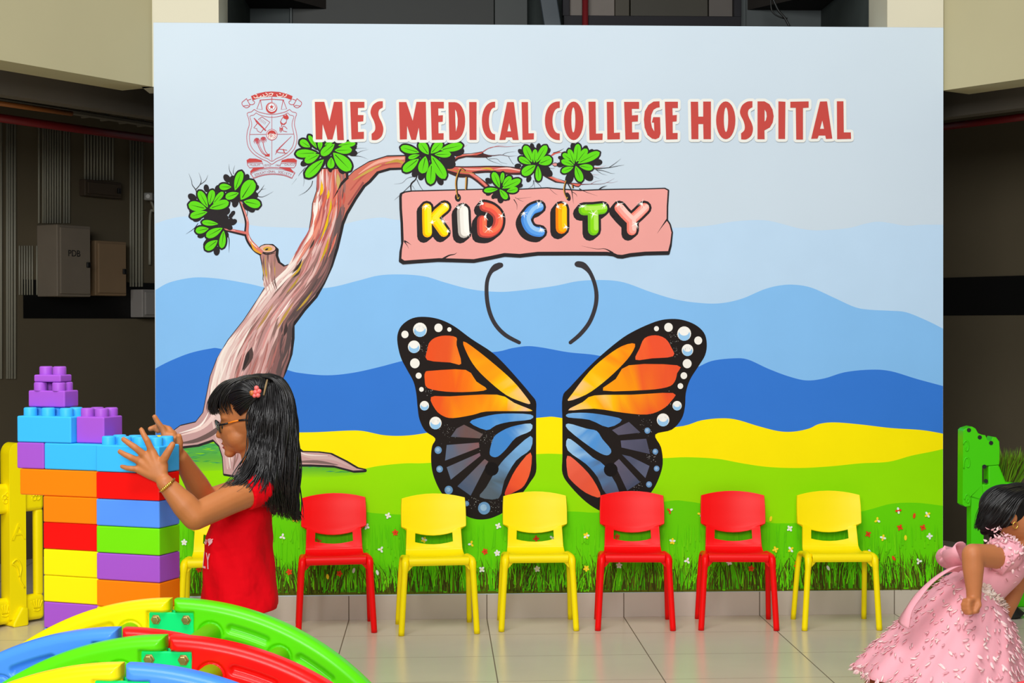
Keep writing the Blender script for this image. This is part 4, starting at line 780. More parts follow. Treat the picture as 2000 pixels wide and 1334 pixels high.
wing(FR_, [(58, 545), (105, 482), (250, 330), (400, 202), (500, 140), (620, 88), (700, 72), (780, 76), (860, 105), (915, 155), (932, 220), (922, 290), (880, 360), (830, 440), (805, 520), (800, 600), (780, 675), (720, 742), (620, 772), (655, 850), (665, 950), (640, 1040), (600, 1115), (520, 1210), (400, 1268), (290, 1236), (200, 1180), (110, 1090), (58, 1010), (57, 900), (57, 700)], [
 ([(500, 318), (525, 250), (555, 188), (620, 170), (680, 190), (715, 240), (728, 297), (600, 310)], (500, 300), (730, 240), [(0, (246, 110, 50)), (.4, (240, 84, 46)), (1, (236, 86, 54))]),
 ([(92, 568), (120, 520), (220, 390), (320, 300), (420, 235), (497, 222), (470, 290), (400, 370), (300, 460), (200, 530)], (92, 568), (490, 240), [(0, pk), (.25, o4), (.6, (254, 176, 10)), (1, (250, 130, 20))]),
 ([(303, 505), (380, 435), (460, 352), (752, 352), (752, 400), (735, 455), (690, 485), (560, 502)], (303, 480), (752, 420), [(0, o3), (.3, (252, 150, 14)), (.55, (242, 100, 40)), (1, (236, 84, 46))]),
 ([(92, 625), (180, 575), (250, 535), (480, 530), (727, 520), (715, 570), (660, 620), (570, 650), (430, 640), (250, 615)], (92, 620), (727, 560), [(0, pk), (.25, o4), (.5, (253, 160, 14)), (.75, (242, 96, 36)), (1, (236, 84, 44))]),
 ([(92, 645), (200, 640), (320, 655), (418, 682), (335, 728), (220, 682), (92, 668)], (92, 655), (418, 690), [(0, b2), (.5, (80, 146, 216)), (1, (80, 130, 190))]),
 ([(92, 705), (200, 735), (265, 750), (300, 800), (350, 860), (345, 890), (310, 895), (230, 850), (92, 742)], (92, 720), (350, 880), [(0, b3), (.5, (80, 150, 222)), (1, (96, 150, 206))]),
 ([(90, 795), (160, 840), (240, 910), (312, 960), (400, 1115), (320, 1128), (270, 1030), (200, 950), (90, 868)], (90, 820), (390, 1115), [(0, b3), (.4, (84, 148, 216)), (.65, (84, 108, 140)), (1, (88, 92, 118))]),
 ([(87, 900), (160, 950), (240, 1040), (290, 1150), (200, 1125), (110, 1050), (87, 1000)], (87, 950), (290, 1130), [(0, (240, 106, 80)), (.6, (226, 86, 60)), (1, (246, 98, 60))]),
 ([(358, 745), (460, 695), (530, 760), (395, 775)], (358, 740), (530, 740), [(0, (96, 92, 112)), (1, (80, 80, 98))]),
 ([(410, 808), (565, 797), (588, 890), (415, 850)], (410, 820), (588, 850), [(0, (92, 92, 116)), (1, (76, 78, 98))]),
 ([(418, 893), (470, 905), (585, 962), (560, 1035)], (418, 893), (580, 1000), [(0, (76, 82, 106)), (1, (92, 98, 122))]),
 ([(370, 945), (400, 920), (528, 1060), (450, 1112)], (380, 930), (500, 1090), [(0, (100, 94, 112)), (1, (72, 80, 104))])],
 [(795, 160, 42, 1), (700, 122, 26, 0), (627, 130, 15, 0), (880, 202, 24, 0), (815, 260, 35, 1), (813, 342, 27, 0), (793, 415, 20, 0), (772, 478, 17, 0), (752, 597, 28, 1), (667, 683, 38, 1), (572, 748, 18, 2), (620, 875, 17, 2), (628, 978, 17, 2), (582, 1074, 18, 2)], (350, 985), 'right painted butterfly wing in orange, blue and black')
AB = (58, 54, 58)
p = Paint(); p.ribbon([(978, 518), (968, 522), (958, 532), (951, 552), (951, 583), (957, 612), (969, 636), (988, 655), (1014, 669)], [10, 13, 8, 7.5, 8, 8, 8, 8, 7], AB, sm=4); p.disc(974, 519, 8, AB, ry=6, rot=-.3); p.done('painted_antenna', label='left painted black antenna')
p = Paint(); p.ribbon([(1130, 516), (1140, 519), (1152, 532), (1161, 553), (1165, 577), (1162, 602), (1151, 630), (1133, 653), (1114, 669)], [12, 12, 8, 7.5, 8, 8, 8, 8, 7], AB, sm=4); p.disc(1130, 516, 8, AB, ry=6); p.done('painted_antenna', label='right painted black antenna')
# ---- emblem
Paint.layer = 2 * BASE
EM = (450, 160, 6.67); RC = (190, 74, 84); RF = (192, 70, 68); SKY = (219, 234, 243)
e = Paint(*EM)
e.poly(spline([(268, 185), (350, 152), (450, 130), (540, 125), (640, 131), (740, 157), (810, 185), (796, 236), (720, 206), (640, 196), (540, 192), (430, 198), (360, 214), (290, 240)], 1), RF)
for k, pts in enumerate([[(305, 195), (320, 210), (345, 205), (350, 185)], [(350, 205), (385, 200), (400, 180)], [(390, 200), (425, 195), (440, 180), (425, 165)], [(440, 190), (470, 185), (485, 160), (460, 145)], [(490, 185), (540, 178), (555, 150)], [(500, 160), (520, 150)], [(530, 145), (545, 150)], [(605, 165), (615, 190), (650, 192), (685, 185), (690, 160)], [(640, 150), (655, 158)], [(700, 195), (725, 185), (735, 165)], [(715, 150), (728, 140)], [(330, 165), (345, 170)], [(645, 205), (655, 205)], [(430, 210), (440, 208)]]):
    e.ribbon(pts, 9, (236, 236, 226), coat=(k == 0))
ln = lambda pts, w=8, c=RC, cl=False: e.ribbon(list(pts) + ([pts[0]] if cl else []), w, c)
for m in (0, 1):
    mir = (lambda l: [(1078 - x, y) for x, y in l]) if m else (lambda l: l)
    ln(mir(spline([(290, 242), (314, 258), (308, 285), (275, 297), (245, 288)], 4, False))); ln(mir([(268, 225), (232, 236), (225, 250)])); ln(mir([(210, 218), (155, 262)] + spline([(155, 262), (150, 285), (170, 318), (205, 337), (240, 326), (256, 302)], 4, False) + [(210, 218)])); ln(mir([(165, 315), (225, 305), (250, 318)]))
    ln(mir([(388, 240), (345, 352), (415, 358), (392, 240)]))
    # lower ribbons
    a = mir([(215, 1022), (250, 1000), (330, 1003), (405, 1022), (438, 1112), (250, 1120), (225, 1085)]); ln(a, 8, RC, True)
    e.poly(mir([(218, 1022), (250, 1002), (330, 1005), (405, 1024), (415, 1048), (320, 1045), (222, 1050)]), RF); ln(mir([(222, 1058), (320, 1055), (415, 1065)]), 5)
    e.poly(mir([(300, 1118), (440, 1118), (380, 1140), (262, 1185), (258, 1165)]), RF)
ln([(385, 236), (540, 226), (695, 236)], 9); ln([(540, 200), (540, 262)], 9)
shield = spline([(310, 358), (370, 392), (470, 416), (540, 422), (610, 416), (710, 392), (770, 358)], 3, False) + spline([(805, 390), (862, 410), (842, 480), (835, 560), (855, 640), (868, 740), (845, 850), (780, 935), (680, 1000), (600, 1035), (540, 1072), (480, 1035), (400, 1000), (300, 935), (235, 850), (213, 740), (222, 640), (245, 560), (238, 480), (218, 410), (275, 390)], 3, False)
ln(shield, 7, RC, True); ln([(540 + (x - 540) * .89, 705 + (y - 705) * .90 + (10 if y < 500 else 0)) for x, y in shield], 6, RC, True)
ln([(540, 440), (540, 1025)], 6); ln([(255, 685), (828, 680)], 6)
e.disc(536, 340, 75, RF); e.disc(540, 330, 60, SKY); e.disc(537, 324, 52, RF); e.disc(537, 324, 44, SKY)
st = [(537 + (34 if i % 2 == 0 else 14) * math.sin(i * pi / 5), 326 - (34 if i % 2 == 0 else 14) * math.cos(i * pi / 5)) for i in range(10)]; e.poly(st, RF)
e.disc(540, 688, 74, RC); e.disc(540, 688, 66, SKY); e.disc(540, 688, 58, RF); e.poly([(484, 690), (520, 672), (560, 672), (596, 690), (590, 725), (540, 744), (492, 725)], (236, 238, 232))
for i, (pts) in enumerate([[(498, 725), (500, 675), (512, 705), (522, 675), (526, 722)], [(558, 672), (536, 676), (538, 720), (560, 715)], [(538, 697), (556, 694)], [(588, 672), (568, 680), (572, 695), (588, 705), (580, 722), (566, 722)]]): ln(pts, 8)
# quadrants: scroll with quill, torch in hand, palms, writing hand
ln([(365, 490), (410, 455), (515, 525), (455, 605)]); ln([(350, 540), (305, 600), (345, 610), (350, 635), (395, 662), (435, 610)]); e.poly([(312, 475), (345, 500), (465, 630), (455, 640), (330, 520)], RF); ln([(310, 475), (462, 632)], 12)
for i in range(5): ln([(400 + i * 16, 480 + i * 10), (380 + i * 16, 510 + i * 11)], 3)
e.poly(spline([(690, 470), (690, 435), (720, 440), (725, 415), (755, 450), (758, 475), (735, 490)], 3), RF); ln([(680, 465), (650, 520), (690, 550), (725, 530), (735, 490)]); ln([(655, 520), (660, 545), (700, 555), (725, 530)], 14, RF); ln([(672, 555), (665, 580)], 10); ln([(645, 590), (645, 640), (655, 655), (668, 640), (672, 600), (690, 575), (715, 585), (738, 610)]); ln([(672, 600), (690, 640), (735, 650)]); ln([(648, 605), (680, 605)], 12, RF); ln([(648, 625), (678, 625)], 12, RF)
ln(spline([(345, 780), (375, 860), (420, 930), (480, 965)], 5, False), 9); ln(spline([(365, 780), (395, 860), (440, 930), (495, 962)], 5, False), 6); ln(spline([(425, 770), (435, 840), (460, 910), (500, 955)], 5, False), 9); e.poly([(445, 970), (480, 940), (512, 935), (512, 972)], RF)
for cx, cy in ((345, 760), (430, 745)):
    for a in range(-30, 330, 36): ln(spline([(cx, cy), (cx + 26 * math.cos(math.radians(a)), cy - 26 * math.sin(math.radians(a)) - 6), (cx + 44 * math.cos(math.radians(a)), cy - 30 * math.sin(math.radians(a)) + 22)], 3, False), [10, 10, 10, 10, 8, 6, 2][:7])
ln([(795, 708), (640, 860), (600, 920), (582, 948)], [4, 14, 8, 2]); ln([(600, 895), (625, 875), (680, 880), (735, 890)]); ln([(610, 915), (640, 922), (690, 925), (738, 930)]); ln([(690, 880), (705, 925)], 12, RF); ln([(600, 895), (598, 925)]); 
# bottom scroll
bot = spline([(262, 1190), (330, 1150), (440, 1125), (550, 1116), (660, 1125), (770, 1150), (842, 1180)], 4, False); low = spline([(800, 1258), (720, 1225), (640, 1210), (550, 1205), (460, 1212), (380, 1230), (305, 1258)], 4, False)
ln(bot + low, 8, RC, True); ln([(x, y + 16) for x, y in bot], 4); ln([(x * 1.0, y - 12) for x, y in low], 4)
emb = e.done('painted_emblem', label='painted red outline crest with shield and ribbons')
def ptext(s, x, y, size, rot=0.0):
    cu = bpy.data.curves.new('lettering', 'FONT'); cu.body = s; cu.size = size; cu.align_x = 'CENTER'; cu.align_y = 'CENTER'
    o = bpy.data.objects.new('lettering', cu); COL.objects.link(o); dg = bpy.context.evaluated_depsgraph_get()
    me = bpy.data.meshes.new_from_object(o.evaluated_get(dg)); bpy.data.objects.remove(o); bpy.data.curves.remove(cu)
    P0 = Vector((*Paint(*EM).P(x, y), 0)); Paint.layer += 1; yy = -0.0004 - Paint.step * Paint.layer; ca, sa = math.cos(rot), math.sin(rot); mb = MB(); mb.origin = Vector(MUR.location)
    mb.add([(P0.x + v.co.x * ca - v.co.y * sa, yy, P0.y + v.co.x * sa + v.co.y * ca) for v in me.vertices], [tuple(p.vertices) for p in me.polygons], lin((176, 96, 104)))
    bpy.data.meshes.remove(me); return mb
def ptexts(lst):
    mb = MB(); mb.origin = Vector(MUR.location)
    for a in lst:
        q = ptext(*a); mb.add(q.v, q.f, lin((176, 96, 104)))
    o = mb.build('lettering', M_paint, emb)
sz = 38 / 6.67 * 0.00226
ptexts([('MUSLIM', 318, 1083, sz), ('ESTD.', 490, 1088, sz * .95), ('1964', 617, 1088, sz * .95), ('CALICUT', 778, 1078, sz * .93)])
T_ = 'EDUCATIONAL SOCIETY'; lst = []
for i, ch in enumerate(T_):
    u = i / (len(T_) - 1); x = 325 + 460 * u; q = (u - .5) * 2; lst.append((ch, x, 1168 + 42 * q * q, sz * 1.05, -q * .34))
ptexts([a for a in lst if a[0] != ' '])
# ================================================================ chairs
def plastic(name, c, rough=0.32, **k): return mat(name, c, rough + .06, 0.22, var=0.02, nscale=4, **k)
M_red = plastic('red_plastic', (244, 4, 6)); M_yel = plastic('yellow_plastic', (255, 232, 0))
def floor_at(px, py):
    d = ray(px, py); return CAM + d * (-CAM.z / d.z)
def make_chair(m):
    rt = empty('kids_chair')
    US = [-1, -.97, -.9, -.8, -.7, -.69, -.5, -.25, 0, .25, .5, .69, .7, .8, .9, .97, 1]
    def sheet(name, rows, slot=None):
        mb = MB(); n = len(US)
        for (y, z, w, dz, dy) in rows:
            for u in US: mb.v.append((u * w, y - dy * u * u, z + dz * (1 - u * u)))
        for i in range(len(rows) - 1):
            for k in range(n - 1):
                if slot is not None and i == slot and abs((US[k] + US[k + 1]) / 2) < .69: continue
                a = i * n + k; mb.f.append((a, a + 1, a + n + 1, a + n)); mb.m.append(0); mb.c.append(None)
        o = mb.build(name, m, rt, smooth=True, fixn=True)
        md = o.modifiers.new('t', 'SOLIDIFY'); md.thickness = 0.011; md.offset = 0
        md = o.modifiers.new('b', 'BEVEL'); md.width = 0.003; md.segments = 2; md.limit_method = 'ANGLE'; md.angle_limit = math.radians(50)
        return o
    def dense(rows, n=4):
        return spline(rows, n, False)
    sheet('seat', dense([(-.131, .290, .122, 0, 0), (-.137, .302, .124, 0, 0), (-.128, .315, .125, 0, 0), (-.06, .310, .125, -.004, 0), (.02, .302, .125, -.006, 0), (.066, .304, .124, -.006, 0), (.092, .316, .122, -.003, .003), (.1, .326, .121, -.003, .005)]))
    lo = dense([(.1, .326, .121, -.003, .005), (.106, .343, .120, -.012, .008), (.1115, .367, .119, -.027, .010)], 3)
    up = [(.1205, .4045, .1165, -.0265, .012), (.122, .4062, .1165, -.022, .012), (.124, .408, .118, -.016, .012), (.1262, .4105, .123, -.011, .013), (.127, .4135, .130, -.007, .014), (.128, .4175, .1385, -.004, .015), (.129, .425, .1395, -.002, .015)] + dense([(.1335, .450, .1395, 0, .016), (.140, .49, .139, .004, .017), (.146, .52, .1375, .010, .017), (.149, .538, .136, .018, .017)], 4)
    sheet('backrest', lo + up, slot=len(lo) - 1)
    for s in (-1, 1):
        fl = spline([(s * .128, -.02, .303), (s * .134, -.09, .305), (s * .138, -.118, .300), (s * .140, -.128, .280), (s * .143, -.129, .24), (s * .150, -.130, .12), (s * .157, -.131, .001)], 5, False)
        mb = MB(); mb.tube(fl, [.0165] * (len(fl) - 18) + [.0165 - .0038 * min(1, i / 6) for i in range(18)], 14); mb.build('leg', m, rt, smooth=True, bevel=0)
        mb = MB(); mb.tube(spline([(s * .128, -.03, .303), (s * .134, .03, .300), (s * .140, .062, .285), (s * .146, .085, .2), (s * .154, .129, .001)], 5, False), .0115, 12); mb.build('leg', m, rt, smooth=True)
        mb = MB(); mb.prism([(s * .095, .292), (s * .135, .30), (s * .137, .262), (s * .124, .266), (s * .108, .284)], -.125, -.112); mb.build('corner_bracket', m, rt, bevel=.003, fixn=True)
    return rt
proto = {}
for k, (cx, fy, a, c, lab) in enumerate([
    (427, 1244, .06, 'y', 'yellow plastic kids chair half hidden behind the girl in red'),
    (657, 1238, .10, 'r', 'red plastic kids chair right behind the girl in red'),
    (858, 1240, .09, 'y', 'yellow plastic kids chair below the left butterfly wing, slightly turned'),
    (1052.5, 1233, 0, 'y', 'yellow plastic kids chair between the two butterfly wings'),
    (1241, 1232, -.07, 'r', 'red plastic kids chair below the right butterfly wing'),
    (1443, 1231.5, -.09, 'r', 'red plastic kids chair between the right wing and the last yellow chair'),
    (1644.5, 1231.5, -.03, 'y', 'yellow plastic kids chair nearest the girl in pink')]):
    if c not in proto: o = proto[c] = make_chair(M_yel if c == 'y' else M_red)
    else: o = copy_tree(proto[c])
    p = floor_at(cx, fy); o.rotation_euler = (0, 0, a)
    o.location = (p.x + math.sin(a) * -.131, p.y + .131, 0)
    tag(o, lab, 'chair', 'kids chairs in a row along the mural')

# ================================================================ toy brick wall
BC = {'sky': (58, 184, 252), 'red': (246, 6, 2), 'blue': (86, 148, 252), 'green': (116, 226, 0), 'purple': (164, 84, 204), 'orange': (255, 130, 0), 'yellow': (255, 236, 0)}
BM = {k: plastic('brick_' + k, v, 0.38) for k, v in BC.items()}
BH = 0.0630
c0 = atd(311, 970.3, 3.66); RB = math.radians(-23)              # near lower corner of the red brick
ex = Vector((math.cos(RB), math.sin(RB), 0)); ey = Vector((-math.sin(RB), math.cos(RB), 0))
BD = 0.088
def brick(col, s0, s1, row, label, d0=0.0, studs=(0, 0), h=BH, dep=BD, group='toy bricks in the wall', z=None):
    """s: metres along the wall's face from the near corner (negative to the left); row 1 stands on the floor"""
    zb = (row - 1) * BH if z is None else z; w = s1 - s0
    o = c0 + ex * ((s0 + s1) / 2) + ey * (d0 + dep / 2); rt = empty('toy_brick', (o.x, o.y, zb), RB)
    mb = MB(); mb.box((0, 0, h / 2), (w - .0006, dep, h - .0006)); mb.build('body', BM[col], rt, bevel=.0035)
    nx, ny = studs
    for i in range(nx):
        for j in range(ny):
            mb = MB(); r = .0158; hh = .0195
            mb.lathe([(r, h - .001), (r, h + hh - .003), (r - .001, h + hh - .001), (r - .003, h + hh), (.0001, h + hh)], (-w / 2 + w * (i + .5) / nx, -dep / 2 + dep * (j + .5) / ny, 0), 20); mb.build('stud', BM[col], rt, smooth=True)
    return tag(rt, label, 'toy brick', group)
z14 = c0.z; RWS = 14
# right column: near end of the wall
W1 = .172
for row, col, lab in [(16, 'sky', None), (15, 'red', 'red toy brick under the light blue studded brick the girl touches'), (14, 'blue', 'cornflower blue toy brick below the red one, in front of the girl'), (13, 'green', 'bright green toy brick beside the elbow of the girl'), (12, 'purple', 'purple toy brick below the green one in the near column'), (11, 'orange', 'orange toy brick lowest in sight of the near column')]:
    if row == 16: brick('sky', -W1, 0, 16, 'light blue studded toy brick held by the hands of the girl', studs=(4, 2))
    else: brick(col, -W1, 0, row, lab)
hid = ['yellow', 'blue', 'red', 'green', 'orange', 'purple', 'yellow', 'red', 'blue', 'green']
for i, col in enumerate(hid): brick(col, -W1, 0, 10 - i, 'toy brick low in the brick wall behind the climbing arches', group='low toy bricks behind the arches')
# left column, set a little further back
D2 = .012; S1 = -W1 - .0008; S0 = S1 - .152; SL = S0 - .062
def sx(px): # along-wall coordinate of a pixel column at the left column's face
    q = along(px, 900, c0 + ey * D2, ex); return (q - c0).dot(ex)
S0 = sx(83); SL = sx(38); SM = sx(86)
brick('orange', SL, S1, 15, 'long orange toy brick below the light blue and purple ones', D2)
for row, col, lab in [(14, 'orange', 'short orange toy brick directly above the red one in the far column'), (13, 'red', 'red toy brick above the two yellow ones'), (12, 'yellow', 'yellow toy brick directly under the red one in the far column'), (11, 'yellow', 'yellow toy brick directly above the purple one'), (10, 'purple', 'purple toy brick just above the yellow climbing arch')]:
    brick(col, S0, S1, row, lab, D2)
for i, col in enumerate(['blue', 'orange', 'green', 'yellow', 'red', 'purple', 'blue', 'orange', 'green']): brick(col, S0, S1, 9 - i, 'toy brick low in the brick wall behind the climbing arches', D2, group='low toy bricks behind the arches')
brick('sky', SM, S1, 16, 'light blue toy brick without studs in sight, left of the held one', D2)
brick('purple', SL - .008, SM - .0006, 16, 'small purple toy brick at the far left end above the orange one', D2)
brick('sky', sx(33), sx(139), 17, 'light blue studded toy brick on the upper far left, before the purple one', D2, (3, 2), dep=.075)
brick('purple', sx(139.8), S1 + .004, 17, 'purple studded toy brick on top beside the upper light blue one', D2 + .018, (2, 2), dep=.076)
a_, b_ = sx(40) - .0, sx(112)
brick('purple', a_, b_, 18, 'purple toy brick crowning the far left tower', D2 + .03, (2, 2), dep=.056, h=.040, z=17 * BH + .0198)
brick('purple', sx(49), sx(102), 19, 'small purple cap brick with studs, topmost of all', D2 + .034, (2, 1), dep=.046, h=.018, z=17 * BH + .0198 + .040 + .0198)

# ================================================================ yellow fence panel
def fence():
    p1 = floor_at(84, 1211); p1 = CAM + (p1 - CAM) * 1.0
    ang = math.radians(46); rt = tag(empty('fence_panel', (p1.x, p1.y, 0), ang), 'yellow moulded plastic play fence panel at the far left behind the bricks', 'fence')
    M = plastic('fence_yellow', (255, 234, 0), .35)
    def U(px, py):  # local (x, z) on the fence face
        d = Vector((math.cos(ang), math.sin(ang), 0)); q = along(px, py, p1, d); return ((q - p1).dot(d), q.z)
    def bar(x0, x1, z0, z1, y0, y1, name, bev=.012):
        mb = MB(); mb.box(((x0 + x1) / 2, (y0 + y1) / 2, (z0 + z1) / 2), (x1 - x0, y1 - y0, z1 - z0)); return mb.build(name, M, rt, bevel=bev, bseg=4)
    zt0, zt1 = U(40, 1000)[1], U(40, 942)[1]; zb0, zb1 = U(40, 1214)[1], U(40, 1163)[1]
    xe = U(82, 1000)[0]; x0 = xe - 1.1
    tr = bar(x0, xe, zt0, zt1, -.025, .025, 'rail', .022); br = bar(x0, xe, zb0, zb1, -.025, .025, 'rail', .022)
    w = U(82, 1000)[0] - U(65, 1000)[0]; bar(xe - w, xe - .001, zb1 - .01, zt0 + .01, -.018, .018, 'end_post', .015)
    pa, pb = U(9, 1050)[0], U(41, 1050)[0]; zp = U(24, 864)[1]; pw = pb - pa; letters = None
    for i in range(4):
        cx = (pa + pb) / 2 - i * (pw * 1.85); top = zp - (0 if i == 0 else -.10 * (1 if i == 1 else .6))
        mb = MB(); q = [(cx - pw / 2, .03), (cx + pw / 2, .03), (cx + pw / 2, top - .05)] + [(cx + pw / 2 * math.cos(a), top - .05 + .05 * math.sin(a)) for a in (math.radians(10 * k) for k in range(2, 18))] + [(cx - pw / 2, top - .05)]
        mb.prism(q, -.04, .03); pk = mb.build('picket', M, rt, bevel=.028, fixn=True, bseg=6)
        mb = MB(); mb.prism([(cx - pw * .5, 0), (cx + pw * .5, 0), (cx + pw * .5, .075), (cx + pw * .1, .085), (cx - pw * .42, .02)], -.062, .05); mb.build('foot', M, rt, bevel=.01, fixn=True)
        if i == 0:
            text_on('A', .1, pk, (cx + pw * .05, -.0405, U(30, 1038)[1]), M, 'raised_letter', ext=.003)
            mb = MB(); zz = U(27, 1120)[1]
            mb.tube(spline([(cx - .03, -.041, zz + .05), (cx - .005, -.041, zz + .065), (cx + .015, -.041, zz + .03), (cx + .008, -.041, zz - .02), (cx + .03, -.041, zz - .06)], 4, False), .004, 6); mb.tube(spline([(cx - .03, -.041, zz + .05), (cx - .005, -.041, zz + .03), (cx + .005, -.041, zz - .01)], 4, False), .004, 6); mb.build('raised_bird', M, pk, smooth=True)
    def raised_flower(px, py, par, r=.024):
        x, z = U(px, py); mb = MB()
        for k in range(5):
            a = 2 * pi * k / 5 + .3; mb.tube([(x + r * .62 * math.cos(a) + r * .42 * math.cos(b), -.0255, z + r * .62 * math.sin(a) + r * .42 * math.sin(b)) for b in (2 * pi * j / 10 for j in range(11))], .0028, 6, cap=False)
        mb.tube([(x + r * .22 * math.cos(b), -.0255, z + r * .22 * math.sin(b)) for b in (2 * pi * j / 8 for j in range(9))], .0028, 6, cap=False); mb.build('raised_flower', M, par, smooth=True)
    def hand(px, py, par):
        x, z = U(px, py); mb = MB()
        for k in range(-2, 3): mb.tube(spline([(x + k * .006, -.0255, z - .01), (x + k * .011, -.0255, z + .012), (x + k * .014, -.0255, z + .03 - abs(k) * .004)], 3, False), .0028, 6)
        mb.tube(spline([(x - .016, -.0255, z - .016), (x, -.0255, z - .022), (x + .016, -.0255, z - .016)], 3, False), .0028, 6); mb.build('raised_hand', M, par, smooth=True)
    raised_flower(8, 972, tr); raised_flower(64, 966, tr); raised_flower(34, 1190, br); hand(66, 1182, br); hand(4, 1193, br)
fence()

# ================================================================ climbing arches
AC = {'yellow': (255, 234, 0), 'green': (92, 222, 8), 'blue': (74, 146, 252), 'red': (252, 14, 10)}
AM = {k: plastic('arch_' + k, v, .3, coat=.15) for k, v in AC.items()}
M_plate = plastic('connector_green', (0, 228, 122), .4); M_bolt = mat('brass_bolt', (196, 168, 108), .3, .5, metal=.85); M_rung = plastic('rung_lime', (134, 216, 4), .35)
RO, RI, TH, CZ = .62, .43, .055, .067
CIRC = [9.3, 25.8, 42.3, 58.8, 75.3]; GRV = [17.6, 34.0, 50.5, 67.0]
def quarter(side, m, rt, y, label):
    """one quarter of a side panel as a moulded relief: rounded rim, long grooves, a recess for the connector plate"""
    nt_, nr = 360, 72; t0, t1 = .45, 90.0; fr = MB()
    rs = [RI + (RO - RI) * i / nr for i in range(nr + 1)]; ts = [t0 + (t1 - t0) * (i / nt_) for i in range(nt_ + 1)]
    # closer rows near the edges
    rs = sorted(set([RI + k for k in (0, .001, .003, .006, .009, .012)] + [RO - k for k in (0, .0006, .002, .004, .007, .010, .013, .016)] + rs)); ts = sorted(set([t0, t0 + .08, t0 + .3, t0 + .6, t0 + .95, t0 + 1.3] + ts))
    def sm(a, b, x): x = min(1, max(0, (x - a) / (b - a))); return x * x * (3 - 2 * x)
    def dep(r, t):
        e = min(RO - r, r - RI, math.radians(t - t0) * r); d = 0.0; RR = .019
        if e < RR: d = RR - math.sqrt(max(0, RR * RR - (RR - e) ** 2))
        # grooves and plate recess
        for g in GRV:
            for gr in (RO - .044, RO - .076):
                s_ = math.radians(t - g) * gr; l = max(abs(s_) - .040, 0); q = math.hypot(l, r - gr); d += .009 * (1 - sm(.002, .0125, q))
        x, z = r * math.sin(math.radians(t)), r * math.cos(math.radians(t))
        for cc in CIRC:
            q = math.hypot(r * math.sin(math.radians(t)) - (RO - .066) * math.sin(math.radians(cc)), r * math.cos(math.radians(t)) - (RO - .066) * math.cos(math.radians(cc)))
            if q < .032: d += .005 * (1 - sm(.0015, .0035, abs(q - .0262)))
        q = min(.052 - x, RO - .026 - z, z - (RO - .125)); d += .011 * sm(-.002, .002, q)
        return min(d, TH / 2 - .004)
    n = len(rs)
    for fy in (-1, 1):
        b = len(fr.v)
        for t in ts:
            for r in rs:
                d = dep(r, t); fr.v.append((side * r * math.sin(math.radians(t)), y + fy * (TH / 2 - d), CZ + r * math.cos(math.radians(t))))
        for i in range(len(ts) - 1):
            for k in range(n - 1):
                a = b + i * n + k; fr.f.append((a, a + n, a + n + 1, a + 1)); fr.m.append(0); fr.c.append(None)
    N = len(ts) * n; e = n - 1
    for i in range(len(ts) - 1):
        for k in (0, e):
            a = i * n + k; fr.f.append((a, a + n, a + n + N, a + N)); fr.m.append(0); fr.c.append(None)
    for i in (0, len(ts) - 1):
        for k in range(n - 1):
            a = i * n + k; fr.f.append((a, a + 1, a + 1 + N, a + N)); fr.m.append(0); fr.c.append(None)
    o = fr.build('side_panel', m, rt, smooth=True, fixn=True); o['label'] = label
    mb = MB(); mb.box((side * (RI + RO) / 2, y, (CZ - .002) / 2), (RO - RI - .01, TH - .008, CZ - .002)); mb.build('foot', m, o, bevel=.008)
def arch_root(loc, rz, label): return tag(empty('climbing_arch', (loc.x, loc.y, 0), rz), label, 'climbing arch', 'plastic climbing arches')
def arch(pf, pn, cf, cn, label):
    """pf, pn: apex of the far and near side panel"""
    v = pf - pn; L_ = math.hypot(v.x, v.y); rz = math.radians(-8); mid = (pf + pn) / 2
    rt = arch_root(mid, rz, label)
    for y, cs, nm in ((L_ / 2, cf, 'far'), (-L_ / 2, cn, 'near')):
        for side, c in ((-1, cs[0]), (1, cs[1])): quarter(side, AM[c], rt, y, c + ' quarter panel of the ' + nm + ' side')
        for fy in (-1, 1):
            mb = MB(); mb.box((0, y + fy * (TH / 2 - .0125), CZ + RO - .0755), (.100, .008, .094)); pl = mb.build('connector_plate', M_plate, rt, bevel=.003); pl['label'] = 'bright green connector plate'
            for bx in (-.034, .034):
                for bz in (-.044, -.105):
                    mb = MB(); yy = y + fy * (TH / 2 - .0085); f_ = fy
                    mb.lathe([(.0115, 0), (.0115, f_ * .002), (.009, f_ * .0022), (.009, f_ * .0075), (.0075, f_ * .009), (.0001, f_ * .0092)], (bx, yy, CZ + RO + bz), 6, 'y'); mb.build('bolt', M_bolt, pl, fixn=True, bevel=.0006)
    for side in (-1, 1):
        for t in CIRC:
            r = RO - .066; x, z = side * r * math.sin(math.radians(t)), CZ + r * math.cos(math.radians(t)); hl = L_ / 2 + TH / 2 - .004
            mb = MB(); R0, R1 = .0235, .0195
            mb.lathe([(R0, -hl), (R0, hl), (R0 - .002, hl + .001), (R1, hl), (R1, -hl), (R0 - .002, -hl - .001), (R0, -hl)], (x, 0, z), 24, 'y'); mb.build('rung', M_rung, rt, smooth=True, fixn=True)
    return rt
arch(atd(333.5, 1156.5, 3.5), atd(245, 1213, 3.164), ('yellow', 'green'), ('blue', 'red'), 'plastic climbing arch with yellow and green far side, standing before the bricks')
B_ = arch(atd(337, 1228, 3.085), atd(238, 1281, 2.834), ('green', 'red'), ('yellow', 'blue'), 'plastic climbing arch with yellow and blue near side, frontmost of the pair')

q_ = atd(1983, 1327, 2.79); ca_, sa_ = math.cos(math.radians(-8)), math.sin(math.radians(-8)); pf_ = q_ + Vector((.2 * ca_, .2 * sa_, 0))
arch(pf_, pf_ - Vector((-sa_, ca_, 0)) * .25, ('red', 'yellow'), ('red', 'blue'), 'plastic climbing arch with only a red corner in view at the bottom right')
